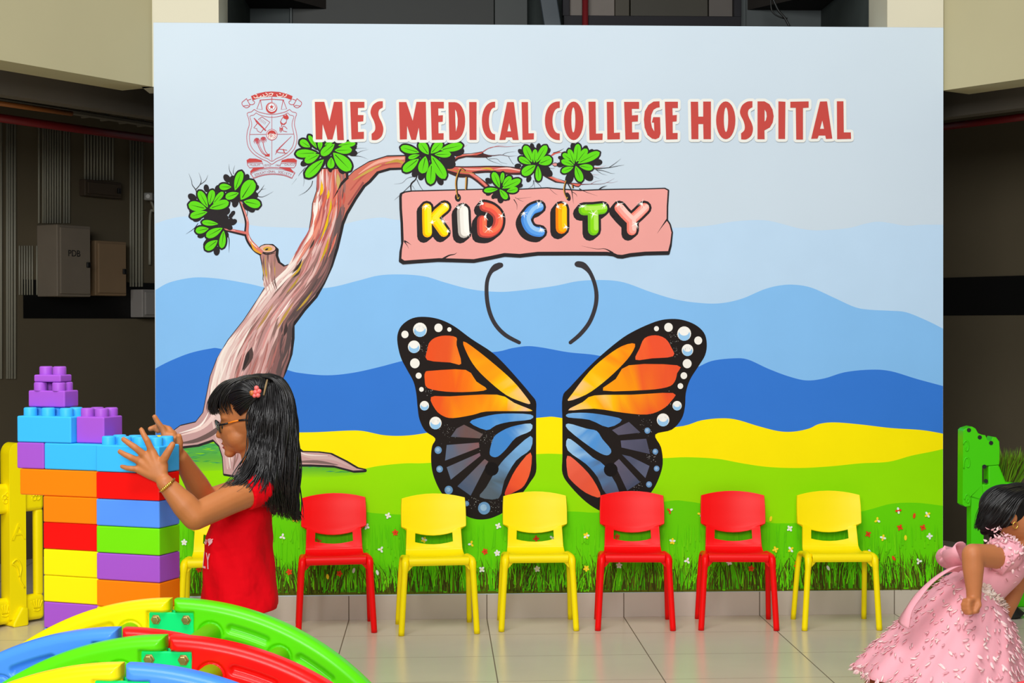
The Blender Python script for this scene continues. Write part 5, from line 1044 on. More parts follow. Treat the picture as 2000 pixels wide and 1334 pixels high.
# ================================================================ green play fence at the right
def green_panel():
    y = -.30; M = plastic('fence_green', (70, 206, 4), .35); G = lambda px, py: (at(px, py, y).x, at(px, py, y).z); mid = at(1905, 1100, y)
    rt = tag(empty('play_panel', (mid.x, mid.y, 0)), 'green moulded plastic play panel on a post in the right corridor', 'play panel')
    L = lambda pts: [(a - mid.x, b) for a, b in (G(*p) for p in pts)]
    ol = spline([(1876, 840), (1880, 836)], 1, False) + [(1893, 832), (1900, 836), (1905, 845), (1912, 848), (1919, 849), (1923, 858), (1930, 861), (1934, 852), (1940, 853), (1946, 861), (1947, 880), (1946, 906)]
    hole = [(1914, 912), (1924, 912), (1924, 942), (1914, 944)]
    mb = MB(); mb.prism(L(ol + [(1925, 908), (1913, 908), (1913, 946), (1916, 972), (1905, 972), (1892, 968), (1890, 986), (1880, 988), (1875, 984)]), -.035, .035); pn = mb.build('panel', M, rt, bevel=.01, fixn=True, bseg=4)
    mb = MB(); mb.prism(L([(1925, 908), (1946, 906), (1960, 940), (2000, 946), (2040, 946), (2040, 962), (1985, 962), (1965, 968), (1950, 973), (1916, 973), (1912, 944), (1925, 944)]), -.033, .033); mb.build('side_wing', M, rt, bevel=.008, fixn=True)
    mb = MB(); mb.prism(L([(1892, 966), (1917, 966), (1917, 1200), (1892, 1200)]), -.03, .03); mb.build('post', M, rt, bevel=.012, fixn=True)
    mb = MB(); mb.box((0, 0, .02), (.14, .2, .04)); mb.build('foot', M, rt, bevel=.01)
    for cx, cy, r0, a0, a1 in ((1882, 872, 9, 200, 560), (1884, 905, 11, 150, 480), (1884, 974, 8, 180, 540)):
        pts = [(cx + r0 * (1 - .75 * i / 24) * math.cos(math.radians(a0 + (a1 - a0) * i / 24)) * .7, cy + r0 * 1.6 * (1 - .75 * i / 24) * math.sin(math.radians(a0 + (a1 - a0) * i / 24))) for i in range(25)]
        mb = MB(); mb.tube([(a, -.0352, b) for a, b in L(pts)], .0035, 6); mb.build('raised_scroll', M, pn, smooth=True)
    for px, py in ((1887, 839), (1908, 853), (1930, 864), (1917, 910), (1920, 938)):
        x, z = L([(px, py)])[0]; mb = MB(); mb.lathe([(.0001, -.0362), (.009, -.0362), (.009, -.034)], (x, 0, z), 14, 'y'); mb.build('bolt_hole', mat('hole_black', (12, 16, 12), .6), pn, fixn=True)
    y2 = .20; G2 = lambda px, py: (at(px, py, y2).x, at(px, py, y2).z); m2 = at(2000, 1190, y2)
    r2 = tag(empty('rocking_toy', (m2.x, m2.y, 0)), 'green plastic ride-on toy low beside the pink skirt at the right edge', 'ride-on toy')
    L2 = lambda pts: [(a - m2.x, b) for a, b in (G2(*p) for p in pts)]
    mb = MB(); mb.prism(L2(spline([(1972, 1150), (1980, 1140), (2000, 1136), (2040, 1140), (2060, 1160), (2050, 1184), (2000, 1188), (1976, 1184), (1966, 1170)], 3)), -.06, .06); bd = mb.build('body', M, r2, bevel=.02, fixn=True, bseg=4)
    z_ = L2([(1965, 1197)])[0][1]
    mb = MB(); mb.prism([(a, max(b, 0.0)) for a, b in L2([(1963, 1197), (1966, 1178), (1975, 1182), (1992, 1193), (1994, 1197), (1990, 1215), (1963, 1215)])], -.07, .07); mb.build('foot', M, r2, bevel=.008, fixn=True)
    mb = MB(); a, b = L2([(2040, 1197)])[0]; mb.box((a, 0, .03), (.08, .14, .06)); mb.build('foot', M, r2, bevel=.008)
    mb = MB(); mb.box((L2([(2010, 1190)])[0][0], 0, .045), (.2, .1, .05)); mb.build('base_bar', M, r2, bevel=.008)
    mb = MB(); x, z = L2([(1981, 1160)])[0]; mb.ball((x, -.06, z), .011); mb.build('eye', mat('hole_black', None), bd, smooth=True)
    # tuft of artificial grass standing behind the panel
    y3 = -.10; b0 = at(1965, 962, y3); rt3 = empty('artificial_grass_clump', (b0.x, y3, 0)); tag(rt3, 'olive and green artificial grass clump above the head of the girl in pink', 'artificial plant')
    mb = MB(); mb.lathe([(.06, 0), (.08, .02), (.03, .06), (.025, b0.z - .02), (.05, b0.z)], n=18); mb.build('stand', mat('stand_black', (24, 26, 22), .5), rt3, smooth=True)
    rr = random.Random(5); mb = MB()
    for k in range(420):
        u = rr.uniform(-1, 1); px = 1968 + 42 * u; top = 876 + 12 * abs(u) + rr.uniform(-4, 14) - 10 * (u > .6); base = at(1962 + 22 * u, 958 + rr.uniform(-8, 4), y3); tip = at(px + rr.gauss(0, 4), top, y3)
        dy = rr.gauss(0, .03); w = rr.uniform(.0018, .0035); c = lin(rr.choice([(94, 150, 16), (120, 180, 20), (74, 96, 18), (96, 84, 28), (60, 70, 16), (110, 168, 18)]))
        m_ = base.lerp(tip, .5) + Vector((rr.gauss(0, .004), dy, 0)); tip = tip + Vector((0, dy * 2, 0)); O = Vector((rt3.location.x, rt3.location.y, 0)); X_ = Vector((w, 0, 0))
        mb.add([base - X_ - O, base + X_ - O, m_ + X_ * .8 - O, m_ - X_ * .8 - O, tip - O], [(0, 1, 2, 3), (3, 2, 4)], c)
    bl = mb.build('grass_blades', mat('artificial_blades', None, .6, .3, attr=True), rt3); bl['kind'] = 'stuff'
green_panel()
# ================================================================ people
M_skin = mat('brown_skin', (186, 116, 66), .48, .35, var=.04, nscale=20, bump=.05, bscale=180, sss=.12)
M_skin2 = mat('brown_skin_toddler', (190, 120, 74), .5, .35, var=.04, nscale=20, bump=.05, bscale=180, sss=.12)
M_hair = mat('black_hair', (15, 13, 13), .30, .55, var=.25, nscale=60, stretch=(1, 1, .15))
M_hairb = mat('black_hair_base', (13, 11, 11), .62, .25, var=.25, nscale=60, stretch=(1, 1, .15))
M_shirt = mat('red_cotton', (232, 4, 22), .85, .1, var=.05, nscale=9, bump=.55, bscale=10, bdist=.03)
M_gold = mat('gold', (226, 178, 80), .25, .5, metal=.9)
def limb(mb, ch, n=16, flat=1.0):
    for (p, r), (q, s) in zip(ch, ch[1:]): mb.tube([p, q], [r, s], n)
    for p, r in ch: mb.ball(p, r, 16, 10)
def organic(name, mb, m, parent, vox=.003, it=6, fac=.5):
    """joins the overlapping volumes into one continuous skin"""
    o = mb.build(name, m, None); md = o.modifiers.new('r', 'REMESH'); md.mode = 'VOXEL'; md.voxel_size = vox; md.use_smooth_shade = True
    if it: sm = o.modifiers.new('s', 'SMOOTH'); sm.factor = fac; sm.iterations = it
    dg = bpy.context.evaluated_depsgraph_get(); me = bpy.data.meshes.new_from_object(o.evaluated_get(dg)); me.name = name
    old = o.data; bpy.data.objects.remove(o); bpy.data.meshes.remove(old)
    me.materials.clear(); me.materials.append(m); me.polygons.foreach_set('use_smooth', [True] * len(me.polygons))
    ob = bpy.data.objects.new(name, me); COL.objects.link(ob); ob.parent = parent; return ob
def loft(mb, rings, n=40, fold=None):
    """rings: (centre, unit dir in plane, r in plane, unit dir deep, r deep)"""
    b = len(mb.v)
    for i, (c, u, ru, w, rw) in enumerate(rings):
        for k in range(n):
            a = 2 * pi * k / n; f = fold(i, a) if fold else 1
            mb.v.append(tuple(Vector(c) + Vector(u) * (ru * f * math.cos(a)) + Vector(w) * (rw * f * math.sin(a))))
    for i in range(len(rings) - 1):
        for k in range(n):
            q = (b + i * n + k, b + i * n + (k + 1) % n, b + (i + 1) * n + (k + 1) % n, b + (i + 1) * n + k); mb.f.append(q); mb.m.append(0); mb.c.append(None)
    return b
def loft_caps(mb, b, nr, n=40):
    mb.f.append(tuple(b + k for k in reversed(range(n)))); mb.m.append(0); mb.c.append(None)
    mb.f.append(tuple(b + (nr - 1) * n + k for k in range(n))); mb.m.append(0); mb.c.append(None)
def strands(mb, guides, n, rad, rr, jit=.006, wave=.004, seg=5, sides=5, lo=0.0, hi=1.0):
    m = len(guides)
    for _ in range(n):
        t = (lo + (hi - lo) * rr.random()) * (m - 1.0001); i = int(t); k = t - i
        pts = [a.lerp(b, k) for a, b in zip(guides[i], guides[i + 1])]
        j0 = Vector((rr.gauss(0, jit), rr.gauss(0, jit), rr.gauss(0, jit * .5))); ph = 9 * t + rr.gauss(0, .5); fr = rr.uniform(.42, .56); am = wave * rr.uniform(.3, 1.3); end = rr.uniform(.0, .25)
        q = spline([tuple(p + j0 * (.4 + .6 * a / (len(pts) - 1))) for a, p in enumerate(pts)], seg, False); L_ = len(q) - 1
        q = q[:max(6, int(len(q) * (1 - end * rr.random())))]; L_ = len(q) - 1
        q = [(x + am * math.sin(ph + fr * a) * min(1, a / 6), y + am * .5 * math.cos(ph + fr * a), z) for a, (x, y, z) in enumerate(q)]
        r = rad * rr.uniform(.6, 1.3); mb.tube(q, [r * (.55 + .45 * min(1, a / 3)) * (1 - .8 * max(0, a / L_ - .6) / .4) for a in range(L_ + 1)], sides, cap=False)

# ---------------------------------------------------------------- girl in the red shirt
yc = atd(475, 900, 3.9).y
feet = at(478, 1640, yc); G1 = empty('person', (feet.x, yc, 0))
tag(G1, 'girl in red shirt and glasses with long black hair, both hands on the bricks', 'person')
O1 = Vector(G1.location)
def g(px, py, dy=0.0): return at(px, py, yc + dy) - O1
def ga(px, py, y): return at(px, py, y) - O1
b = MB()
# head
b.ball(g(492, 806), (.076, .066, .083), 28, 18); b.ball(g(463, 836), (.042, .050, .056), 24, 14); b.ball(g(470, 800), (.052, .056, .05), 24, 14)
b.ball(g(457, 869), (.021, .027, .021), 16, 10); b.ball(g(474, 862), (.036, .046, .030), 16, 10)
for s in (-1, 1):
    b.ball(g(464, 852, s * .028), (.030, .024, .030), 16, 10); b.ball(g(435, 853.5, s * .0085), (.0075, .006, .006), 10, 8); b.ball(g(446, 815, s * .022), (.02, .026, .012), 12, 8)
    b.ball(g(508, 838, s * .066), (.013, .007, .019), 12, 10)
b.tube([g(438, 822), g(433, 838), g(428, 849)], [.006, .0075, .0085], 12); b.ball(g(428, 850), (.0088, .0095, .0085), 12, 8)
b.ball(g(440, 866), (.009, .016, .0052), 12, 8); b.ball(g(442.5, 874.5), (.0085, .014, .0056), 12, 8); b.ball(g(449, 885), (.014, .017, .011), 12, 8)
limb(b, [(g(498, 880), .036), (g(506, 935), .035)])
# trunk (under the shirt)
for py, px, rx, ry in ((955, 500, .05, .10), (985, 480, .055, .095), (1060, 470, .062, .080), (1130, 470, .066, .082)): b.ball(g(px, py), (rx, ry, .06), 20, 12)
# legs
for s in (-1, 1):
    hx, hz = g(472, 1140).x, g(472, 1140).z; y = s * .052
    limb(b, [(Vector((hx, y, hz)), .048), (Vector((hx - .004, y, .40)), .050), (Vector((hx - .008, y, .31)), .038), (Vector((hx, y, .20)), .037), (Vector((hx + .008, y, .07)), .024), (Vector((hx + .012, y, .034)), .026)])
    limb(b, [(Vector((hx + .024, y, .026)), .024), (Vector((hx - .05, y, .022)), .022), (Vector((hx - .105, y + .004, .016)), .016)])
# near arm and hand
hy = along(290, 905, c0, ex).y - .011
S_, E_, Wr = g(500, 952, -.105), ga(381, 1009, yc - .235), ga(322, 943, hy - .012)
limb(b, [(S_, .040), (S_.lerp(E_, .45), .0345), (E_, .0315), (E_.lerp(Wr, .35), .0305), (E_.lerp(Wr, .75), .0235), (Wr, .0195)])
def finger(pts, r0, r1): 
    q = [ga(px, py, hy + d) for px, py, d in pts]; m = len(q) - 1
    limb(b, [(p, r0 + (r1 - r0) * i / m) for i, p in enumerate(q)], 12)
for kx, ky in ((298, 884), (286, 892), (276, 903), (272, 917)): limb(b, [(ga(316, 934, hy - .006), .0145), (ga((316 + kx) / 2, (934 + ky) / 2, hy - .004), .0135), (ga(kx, ky, hy), .0105)], 12)
limb(b, [(ga(316, 930, hy - .006), .0145), (ga(318, 908, hy - .002), .0125)], 12)
finger([(298, 884, 0), (287, 860, -.006), (281, 850, -.004), (276, 839, .004)], .0088, .0062)
finger([(286, 892, 0), (264, 874, -.008), (252, 866, -.005), (241, 858, .003)], .0090, .0064)
finger([(276, 903, 0), (255, 893, -.008), (244, 888, -.005), (234, 882, .003)], .0086, .0062)
finger([(272, 917, 0), (256, 915, -.006), (247, 914, -.003), (238, 911, .003)], .0078, .0056)
finger([(312, 912, -.002), (324, 890, -.010), (331, 878, -.012), (337, 868, -.006)], .0108, .0074)
# far arm: behind the bricks, fingers over the far edge
fy = (c0 + ey * (BD + .026)).y
S2, E2, W2 = g(500, 952, .10), ga(404, 978, yc - .005), ga(352, 893, fy + .01)
limb(b, [(S2, .038), (S2.lerp(E2, .5), .033), (E2, .029), (E2.lerp(W2, .4), .028), (W2, .019)])
for kx, ky in ((322, 856), (329, 852), (336, 852), (342, 858)): limb(b, [(ga(350, 888, fy + .01), .0145), (ga(kx, ky, fy), .0105)], 12)
def ff(pts, r0=.0085, r1=.0064):
    q = [ga(px, py, fy + d) for px, py, d in pts]; m = len(q) - 1; limb(b, [(p, r0 + (r1 - r0) * i / m) for i, p in enumerate(q)], 12)
ff([(324, 856, 0), (318, 838, 0), (309, 826, -.004), (302, 814, -.006)]); ff([(330, 852, 0), (318, 838, .012), (304, 834, .010), (293, 838, .004)]); ff([(338, 852, .002), (330, 838, .014), (318, 834, .014), (308, 842, .008)]); ff([(343, 858, .002), (340, 846, .012), (332, 842, .014)], .008, .006)
ff([(348, 884, -.004), (351, 864, -.012), (349, 852, -.016)], .010, .0075)
body1 = organic('body', b, M_skin, G1, .0028, 7)
# eyes, brows, lips
for s in (-1, 1):
    mb = MB(); mb.ball(g(442.5, 832, s * .026), .0105, 16, 12); mb.build('eye', mat('eye_white', (226, 222, 214), .25), G1, smooth=True)
    mb = MB(); mb.ball(g(435.5, 834.5, s * .0285), (.0036, .0062, .0062), 12, 8); mb.build('iris', mat('dark_iris', (26, 16, 12), .2), G1, smooth=True)
    mb = MB(); mb.tube(spline([g(434, 829.5, s * .014), g(432, 829, s * .026), g(438, 828, s * .037), g(446, 830, s * .043)], 4, False), [.0012] * 12 + [.0008], 6); mb.build('eyelash', M_hair, G1, smooth=True)
    mb = MB(); mb.tube(spline([g(432, 812, s * .012), g(432, 809.5, s * .024), g(440, 809, s * .038), g(450, 814, s * .047)], 4, False), [.0018] * 10 + [.0012, .0009, .0006], 6); mb.build('eyebrow', M_hair, G1, smooth=True)
mb = MB(); mb.ball(g(438.2, 866.4), (.0075, .0135, .0032), 12, 8); mb.ball(g(440.2, 874), (.0075, .012, .0034), 12, 8); mb.build('lips', mat('lips', (158, 72, 58), .45, .35), G1, smooth=True)
# glasses
M_orange = plastic('orange_temple', (238, 128, 24), .3); M_blackp = plastic('black_frame', (22, 24, 26), .3)
mb = MB(); GC = {}
for s in (-1, 1):
    c = g(425.5, 833, s * .027); nrm = Vector((-.93, s * -.10, -.34)).normalized(); up_ = Vector((-.34, 0, .93)); sd = Vector((0, 1, 0)); GC[s] = (c, up_, sd, nrm)
    mb.tube([c + sd * (.0205 * math.cos(a)) + up_ * (.0165 * math.sin(a)) + Vector((.006 * abs(math.cos(a)) ** 3 if math.cos(a) * s > 0 else 0, 0, 0)) for a in (2 * pi * k / 24 for k in range(25))], .0015, 8, cap=False)
mb.tube(spline([g(424.5, 829, -.008), g(423, 827.5, 0), g(424.5, 829, .008)], 4, False), .0014, 8); gl = mb.build('glasses', mat('glasses_rim', (60, 66, 66), .3, .5, metal=.4), G1, smooth=True); gl['label'] = 'thin dark rimmed glasses with orange temples'
for s in (-1, 1):
    c, up_, sd, nrm = GC[s]; mb = MB(); mb.add([c + sd * (.0195 * math.cos(a)) + up_ * (.0155 * math.sin(a)) for a in (2 * pi * k / 20 for k in range(20))], [tuple(range(20))]); mb.build('lens', mat('lens_glass', (186, 226, 214), .05, .5, trans=.85), gl, solid=.0012)
    mb = MB(); mb.tube([g(429, 830, s * .047), g(437, 829, s * .056), g(446, 826.5, s * .061)], [.0024, .0026, .0024], 8); mb.build('hinge', M_blackp, gl, smooth=True)
    mb = MB(); mb.tube([g(444, 827, s * .0605), g(456, 823.5, s * .065), g(467, 821, s * .069)], [.0018, .002, .002], 8); mb.build('temple', M_orange, gl, smooth=True)
    mb = MB(); mb.tube([g(466, 821.3, s * .069), g(478, 820, s * .071), g(500, 824, s * .072), g(507, 836, s * .070)], [.0024, .0024, .002, .0016], 8); mb.build('temple_tip', M_blackp, gl, smooth=True)
# shirt
mb = MB(); secs = [(940, 503, .045, .060), (948, 501, .055, .098), (962, 492, .063, .118), (985, 478, .068, .112), (1015, 473, .072, .104), (1050, 467, .081, .102), (1075, 466, .083, .102), (1110, 467, .086, .108), (1150, 469, .091, .114), (1187, 470, .0925, .117)]
secs = spline([(float(a), float(p), c, d) for a, p, c, d in secs], 3, False)
rings = [(g(px, py), (1, 0, 0), rx * (1 + .010 * math.sin(i * 1.3)), (0, 1, 0), ry) for i, (py, px, rx, ry) in enumerate(secs)]
fold1 = lambda i, a: 1 + .022 * math.sin(5 * a + i * .42) * min(1, i / 8) + .016 * math.sin(9 * a - i * .6 + 1) * min(1, max(0, i - 9) / 6)
q = loft(mb, rings, 48, fold1); loft_caps(mb, q, len(rings), 48)
for s in (-1, 1):
    A = S_ if s < 0 else S2; B = E_ if s < 0 else E2; d = (B - A).normalized(); st_ = g(507, 948, s * .075)
    mb.tube([st_, A, A + d * .040], [.046, .0465, .0435], 24); mb.ball(A, .0455, 16, 10); mb.ball(st_, (.046, .046, .042), 16, 10)
shirt = organic('shirt', mb, M_shirt, G1, .0034, 3, .4)
# neck band and print
mb = MB(); mb.tube([g(503, 936) + Vector((.046 * math.cos(a), .050 * math.sin(a), -.006 * math.cos(a))) for a in (2 * pi * k / 28 for k in range(29))], .0045, 8, cap=False); mb.build('neckband', M_shirt, shirt, smooth=True)
def print_on(verts, faces, py, phi_r, hgt, name):
    """lettering that wraps the chest; verts in units of letter height, right end at 0"""
    mb = MB(); out = []
    for x, z in verts:
        pz = g(466, py).z + z * hgt; k = min(range(len(secs)), key=lambda i: abs(g(secs[i][1], secs[i][0]).z - pz)); sc_ = secs[k]; c = g(sc_[1], sc_[0]); ph = phi_r + x * hgt / .092
        f = fold1(k, pi + ph); out.append((c.x - (sc_[2] * f + .0035) * math.cos(ph), -(sc_[3] * f + .0035) * math.sin(ph), pz))
    mb.add(out, faces); return mb.build(name, mat('pale_pink_print', (246, 190, 196), .7, .2), shirt, solid=.0006)
def glyphs(s, shear=0.0):
    cu = bpy.data.curves.new('t', 'FONT'); cu.body = s; cu.align_x = 'RIGHT'; o = bpy.data.objects.new('t', cu); COL.objects.link(o); dg = bpy.context.evaluated_depsgraph_get()
    me = bpy.data.meshes.new_from_object(o.evaluated_get(dg)); v = [(p.co.x + shear * p.co.y, p.co.y) for p in me.vertices]; f = [tuple(p.vertices) for p in me.polygons]; bpy.data.objects.remove(o); bpy.data.curves.remove(cu); bpy.data.meshes.remove(me); return v, f
v, f = glyphs('ust', .15); print_on([(x - 1.0, y) for x, y in v], f, 1057, math.radians(50), .024, 'print')
ht = [(.5 * (16 * math.sin(t) ** 3) / 16 - .42, .42 + .5 * (13 * math.cos(t) - 5 * math.cos(2 * t) - 2 * math.cos(3 * t) - math.cos(4 * t)) / 16) for t in (2 * pi * k / 24 for k in range(24))]
print_on(ht, [tuple(range(24))], 1056, math.radians(51), .020, 'heart_print')
v, f = glyphs('LY'); print_on([(x * .62, y) for x, y in v], f, 1102, math.radians(49), .056, 'print')
# bracelet
ax = (Wr - E_).normalized(); bc = E_.lerp(Wr, .93); u_ = ax.orthogonal().normalized(); v_ = ax.cross(u_); mb = MB()
mb.tube([bc + u_ * (.0222 * math.cos(a)) + v_ * (.0222 * math.sin(a)) for a in (2 * pi * k / 28 for k in range(29))], .0022, 6, cap=False)
for k in range(-3, 4):
    a = math.atan2(Vector((0, -1, 0)).dot(v_), Vector((0, -1, 0)).dot(u_)) + k * .2; mb.ball(bc + u_ * (.0228 * math.cos(a)) + v_ * (.0228 * math.sin(a)), .0042, 8, 6)
mb.build('bracelet', M_gold, G1, smooth=True)
# hair
h = MB()
h.ball(g(524, 797), (.066, .079, .086), 28, 18); h.ball(g(484, 779), (.057, .066, .047), 24, 14); h.ball(g(507, 775), (.06, .072, .058), 24, 14)
for px, py, rx, ry, rz in ((545, 790, .038, .06, .06), (550, 840, .040, .062, .06), (551, 890, .037, .062, .06), (553, 940, .033, .060, .055), (555, 970, .024, .050, .035)): h.ball(g(px, py), (rx, ry, rz), 20, 12)
limb(h, [(g(512, 790, -.060), .018), (g(506, 830, -.064), .015), (g(503, 870, -.068), .015), (g(494, 903, -.105), .018), (g(476, 932, -.145), .014), (g(452, 952, -.158), .007)])
limb(h, [(g(527, 800, -.062), .022), (g(522, 850, -.062), .022), (g(520, 900, -.085), .02), (g(528, 960, -.088), .018), (g(535, 1000, -.05), .008)])
limb(h, [(g(515, 800, .062), .02), (g(510, 870, .07), .019), (g(500, 930, .09), .015), (g(480, 960, .10), .008)])
hair = organic('hair', h, M_hairb, G1, .0035, 3)
rr = random.Random(4); mb = MB(); GG = lambda l: [g(*p) for p in l]
side = [GG([(500, 766, -.064), (491, 800, -.076), (489, 845, -.080), (484, 885, -.100), (464, 926, -.150), (426, 957, -.166)]), GG([(512, 768, -.066), (505, 810, -.082), (503, 860, -.086), (498, 903, -.120), (474, 942, -.163), (438, 966, -.168)]), GG([(524, 757, -.06), (521, 810, -.084), (519, 870, -.086), (517, 925, -.135), (512, 965, -.142), (508, 985, -.128)]), GG([(532, 750, -.058), (532, 810, -.082), (530, 870, -.084), (532, 930, -.112), (540, 985, -.09), (545, 1012, -.06)]), GG([(541, 745, -.05), (554, 800, -.070), (553, 870, -.074), (552, 940, -.074), (556, 990, -.062), (560, 1016, -.05)]), GG([(548, 742, -.03), (566, 800, -.045), (573, 870, -.052), (573, 940, -.052), (575, 995, -.047), (579, 1020, -.04)]), GG([(549, 742, 0), (571, 805, 0), (578, 880, 0), (579, 945, 0), (580, 995, 0), (583, 1018, 0)]), GG([(545, 745, .03), (565, 810, .05), (570, 890, .055), (572, 960, .05), (575, 1005, .04), (578, 1020, .04)]), GG([(520, 750, .05), (530, 810, .082), (530, 890, .085), (520, 950, .09), (515, 985, .09), (510, 1000, .09)])]
strands(mb, side, 640, .0017, rr, .005, .0045)
strands(mb, side, 60, .0011, rr, .009, .006)
crown = [GG([(512, 737, -.045), (536, 744, -.058), (552, 772, -.070), (554, 830, -.076)]), GG([(512, 733, -.02), (545, 740, -.032), (568, 780, -.046), (574, 850, -.052)]), GG([(510, 732, 0), (548, 739, 0), (572, 782, 0), (578, 860, 0)]), GG([(512, 733, .02), (545, 740, .032), (568, 780, .046), (574, 850, .052)])]
strands(mb, crown, 260, .0017, rr, .0025, .001)
front_ = [GG([(515, 734, -.02), (480, 737, -.03), (450, 750, -.04)]), GG([(515, 733, 0), (478, 735, 0), (444, 748, 0)]), GG([(515, 734, .02), (480, 737, .03), (450, 750, .04)])]
strands(mb, front_, 160, .0016, rr, .0025, .0008)
bang = [GG([(500, 742, -.055), (472, 746, -.064), (450, 768, -.064), (444, 792, -.058), (452, 812, -.056)]), GG([(492, 740, -.04), (455, 745, -.05), (432, 768, -.048), (425, 793, -.043), (434, 810, -.040)]), GG([(488, 739, -.02), (446, 744, -.025), (420, 770, -.024), (412, 795, -.020), (421, 811, -.018)]), GG([(486, 738, 0), (444, 744, 0), (417, 770, 0), (409, 795, 0), (418, 812, 0)]), GG([(488, 739, .03), (448, 745, .036), (424, 770, .036), (418, 795, .032), (426, 810, .03)]), GG([(500, 742, .055), (470, 748, .062), (450, 770, .06), (444, 795, .054), (450, 812, .052)])]
strands(mb, bang, 210, .0015, rr, .0035, .002)
top_ = [GG([(452, 752, -.050), (475, 746, -.066), (498, 766, -.078)]), GG([(470, 742, -.04), (488, 742, -.060), (502, 762, -.076)]), GG([(490, 737, -.02), (506, 738, -.05), (508, 760, -.074)]), GG([(520, 737, -.02), (528, 745, -.05), (514, 762, -.073)])]
strands(mb, top_, 120, .0016, rr, .003, .001)
temple_ = [GG([(444, 772, -.060), (468, 763, -.078), (497, 768, -.084)]), GG([(456, 798, -.068), (474, 788, -.080), (499, 772, -.085)]), GG([(470, 812, -.068), (485, 797, -.081), (502, 775, -.085)])]
strands(mb, temple_, 150, .0014, rr, .0022, .0006); strands(mb, [temple_[0], top_[0]], 60, .0017, rr, .002, .0006)
mb.build('hair_strands', M_hair, hair, smooth=True)
# parting line of scalp, hair clip
mb = MB(); mb.tube([g(522, 742, -.052), g(519, 754, -.068), g(515, 772, -.079)], [.0022, .0026, .002], 8); mb.build('hair_parting', mat('scalp', (140, 116, 78), .7), hair, smooth=True)
mb = MB()
for dx, dy, r in ((0, 0, .0062), (5, 6, .006), (2, -8, .0062), (7, -2, .0058), (-2, 7, .0055)): mb.ball(g(499 + dx, 766 + dy, -.084), r, 12, 8)
cl = mb.build('hair_clip', mat('coral_beads', (240, 110, 106), .35), G1, smooth=True)
mb = MB(); mb.ball(g(492, 768, -.083), (.007, .005, .007), 12, 8); mb.build('clip_bead', mat('amber_bead', (190, 106, 36), .35), cl, smooth=True)
# ---------------------------------------------------------------- girl in the pink dress, running to the right
yd = atd(1900, 1100, 4.6).y
ft = at(1885, 1490, yd); G2 = empty('person', (ft.x, yd, 0))
tag(G2, 'small girl running to the right in a pink petal dress at the right edge', 'person')
O2 = Vector(G2.location)
def k(px, py, dy=0.0): return at(px, py, yd + dy) - O2
b = MB()
b.ball(k(1988, 1004), (.074, .066, .082), 26, 16); b.ball(k(2018, 1022), (.044, .050, .054), 20, 12); b.ball(k(2026, 1044), (.022, .026, .020), 14, 10); b.ball(k(2012, 1038, -.026), (.03, .026, .03), 14, 10); b.ball(k(2012, 1038, .026), (.03, .026, .03), 14, 10)
b.tube([k(2042, 1000), k(2046, 1014), k(2050, 1024)], [.006, .007, .008], 10); b.ball(k(2050, 1025), .008, 10, 8); b.ball(k(2045, 1036), (.009, .016, .005), 10, 8); b.ball(k(2043, 1042), (.008, .014, .0055), 10, 8)
for s in (-1, 1): b.ball(k(1979, 1012, s * .068), (.013, .008, .019), 12, 8)
limb(b, [(k(1996, 1045), .034), (k(1986, 1078), .036)])
for px, py in ((1975, 1090), (1950, 1112), (1925, 1138)): b.ball(k(px, py), (.055, .085, .055), 18, 12)
for s, y in ((-1, -.045), (1, .045)): b.ball(k(1905, 1170, y), (.06, .05, .06), 16, 10)
# near arm: upper arm back, forearm hanging, hand loosely closed
S_, E_, W_2 = k(1966, 1089, -.105), k(1900, 1083, -.185), k(1902, 1152, -.185)
limb(b, [(S_, .036), (S_.lerp(E_, .5), .0335), (E_, .0305), (E_.lerp(W_2, .4), .0295), (W_2, .0215)])
limb(b, [(W_2, .0215), (k(1902, 1170, -.185), .020), (k(1900, 1182, -.187), .019)])
for i, (py, ln_) in enumerate(((1170, 15), (1178, 18), (1186, 17), (1193, 13))):
    limb(b, [(k(1908, py, -.190 + i * .002), .0085), (k(1900 - ln_ * .5, py + 3, -.212), .0082), (k(1899 - ln_, py + 3, -.198), .0074), (k(1901 - ln_ * .7, py + 4, -.180), .0064)], 10)
limb(b, [(k(1908, 1166, -.19), .0095), (k(1912, 1182, -.206), .0085), (k(1905, 1194, -.208), .007)], 10)
# far arm
S3, E3, W3 = k(1994, 1098, .10), k(1982, 1150, .10), k(1962, 1203, .06)
limb(b, [(S3, .034), (S3.lerp(E3, .5), .031), (E3, .028), (E3.lerp(W3, .4), .026), (W3, .02), (k(1956, 1222, .055), .02)])
for i in range(4): limb(b, [(k(1958 - i * 2, 1222 + i, .045 + i * .012), .0085), (k(1950 - i, 1236, .045 + i * .012), .0078), (k(1954, 1244, .05 + i * .012), .0064)], 10)
limb(b, [(k(1962, 1214, .04), .0095), (k(1966, 1230, .034), .0075)], 10)
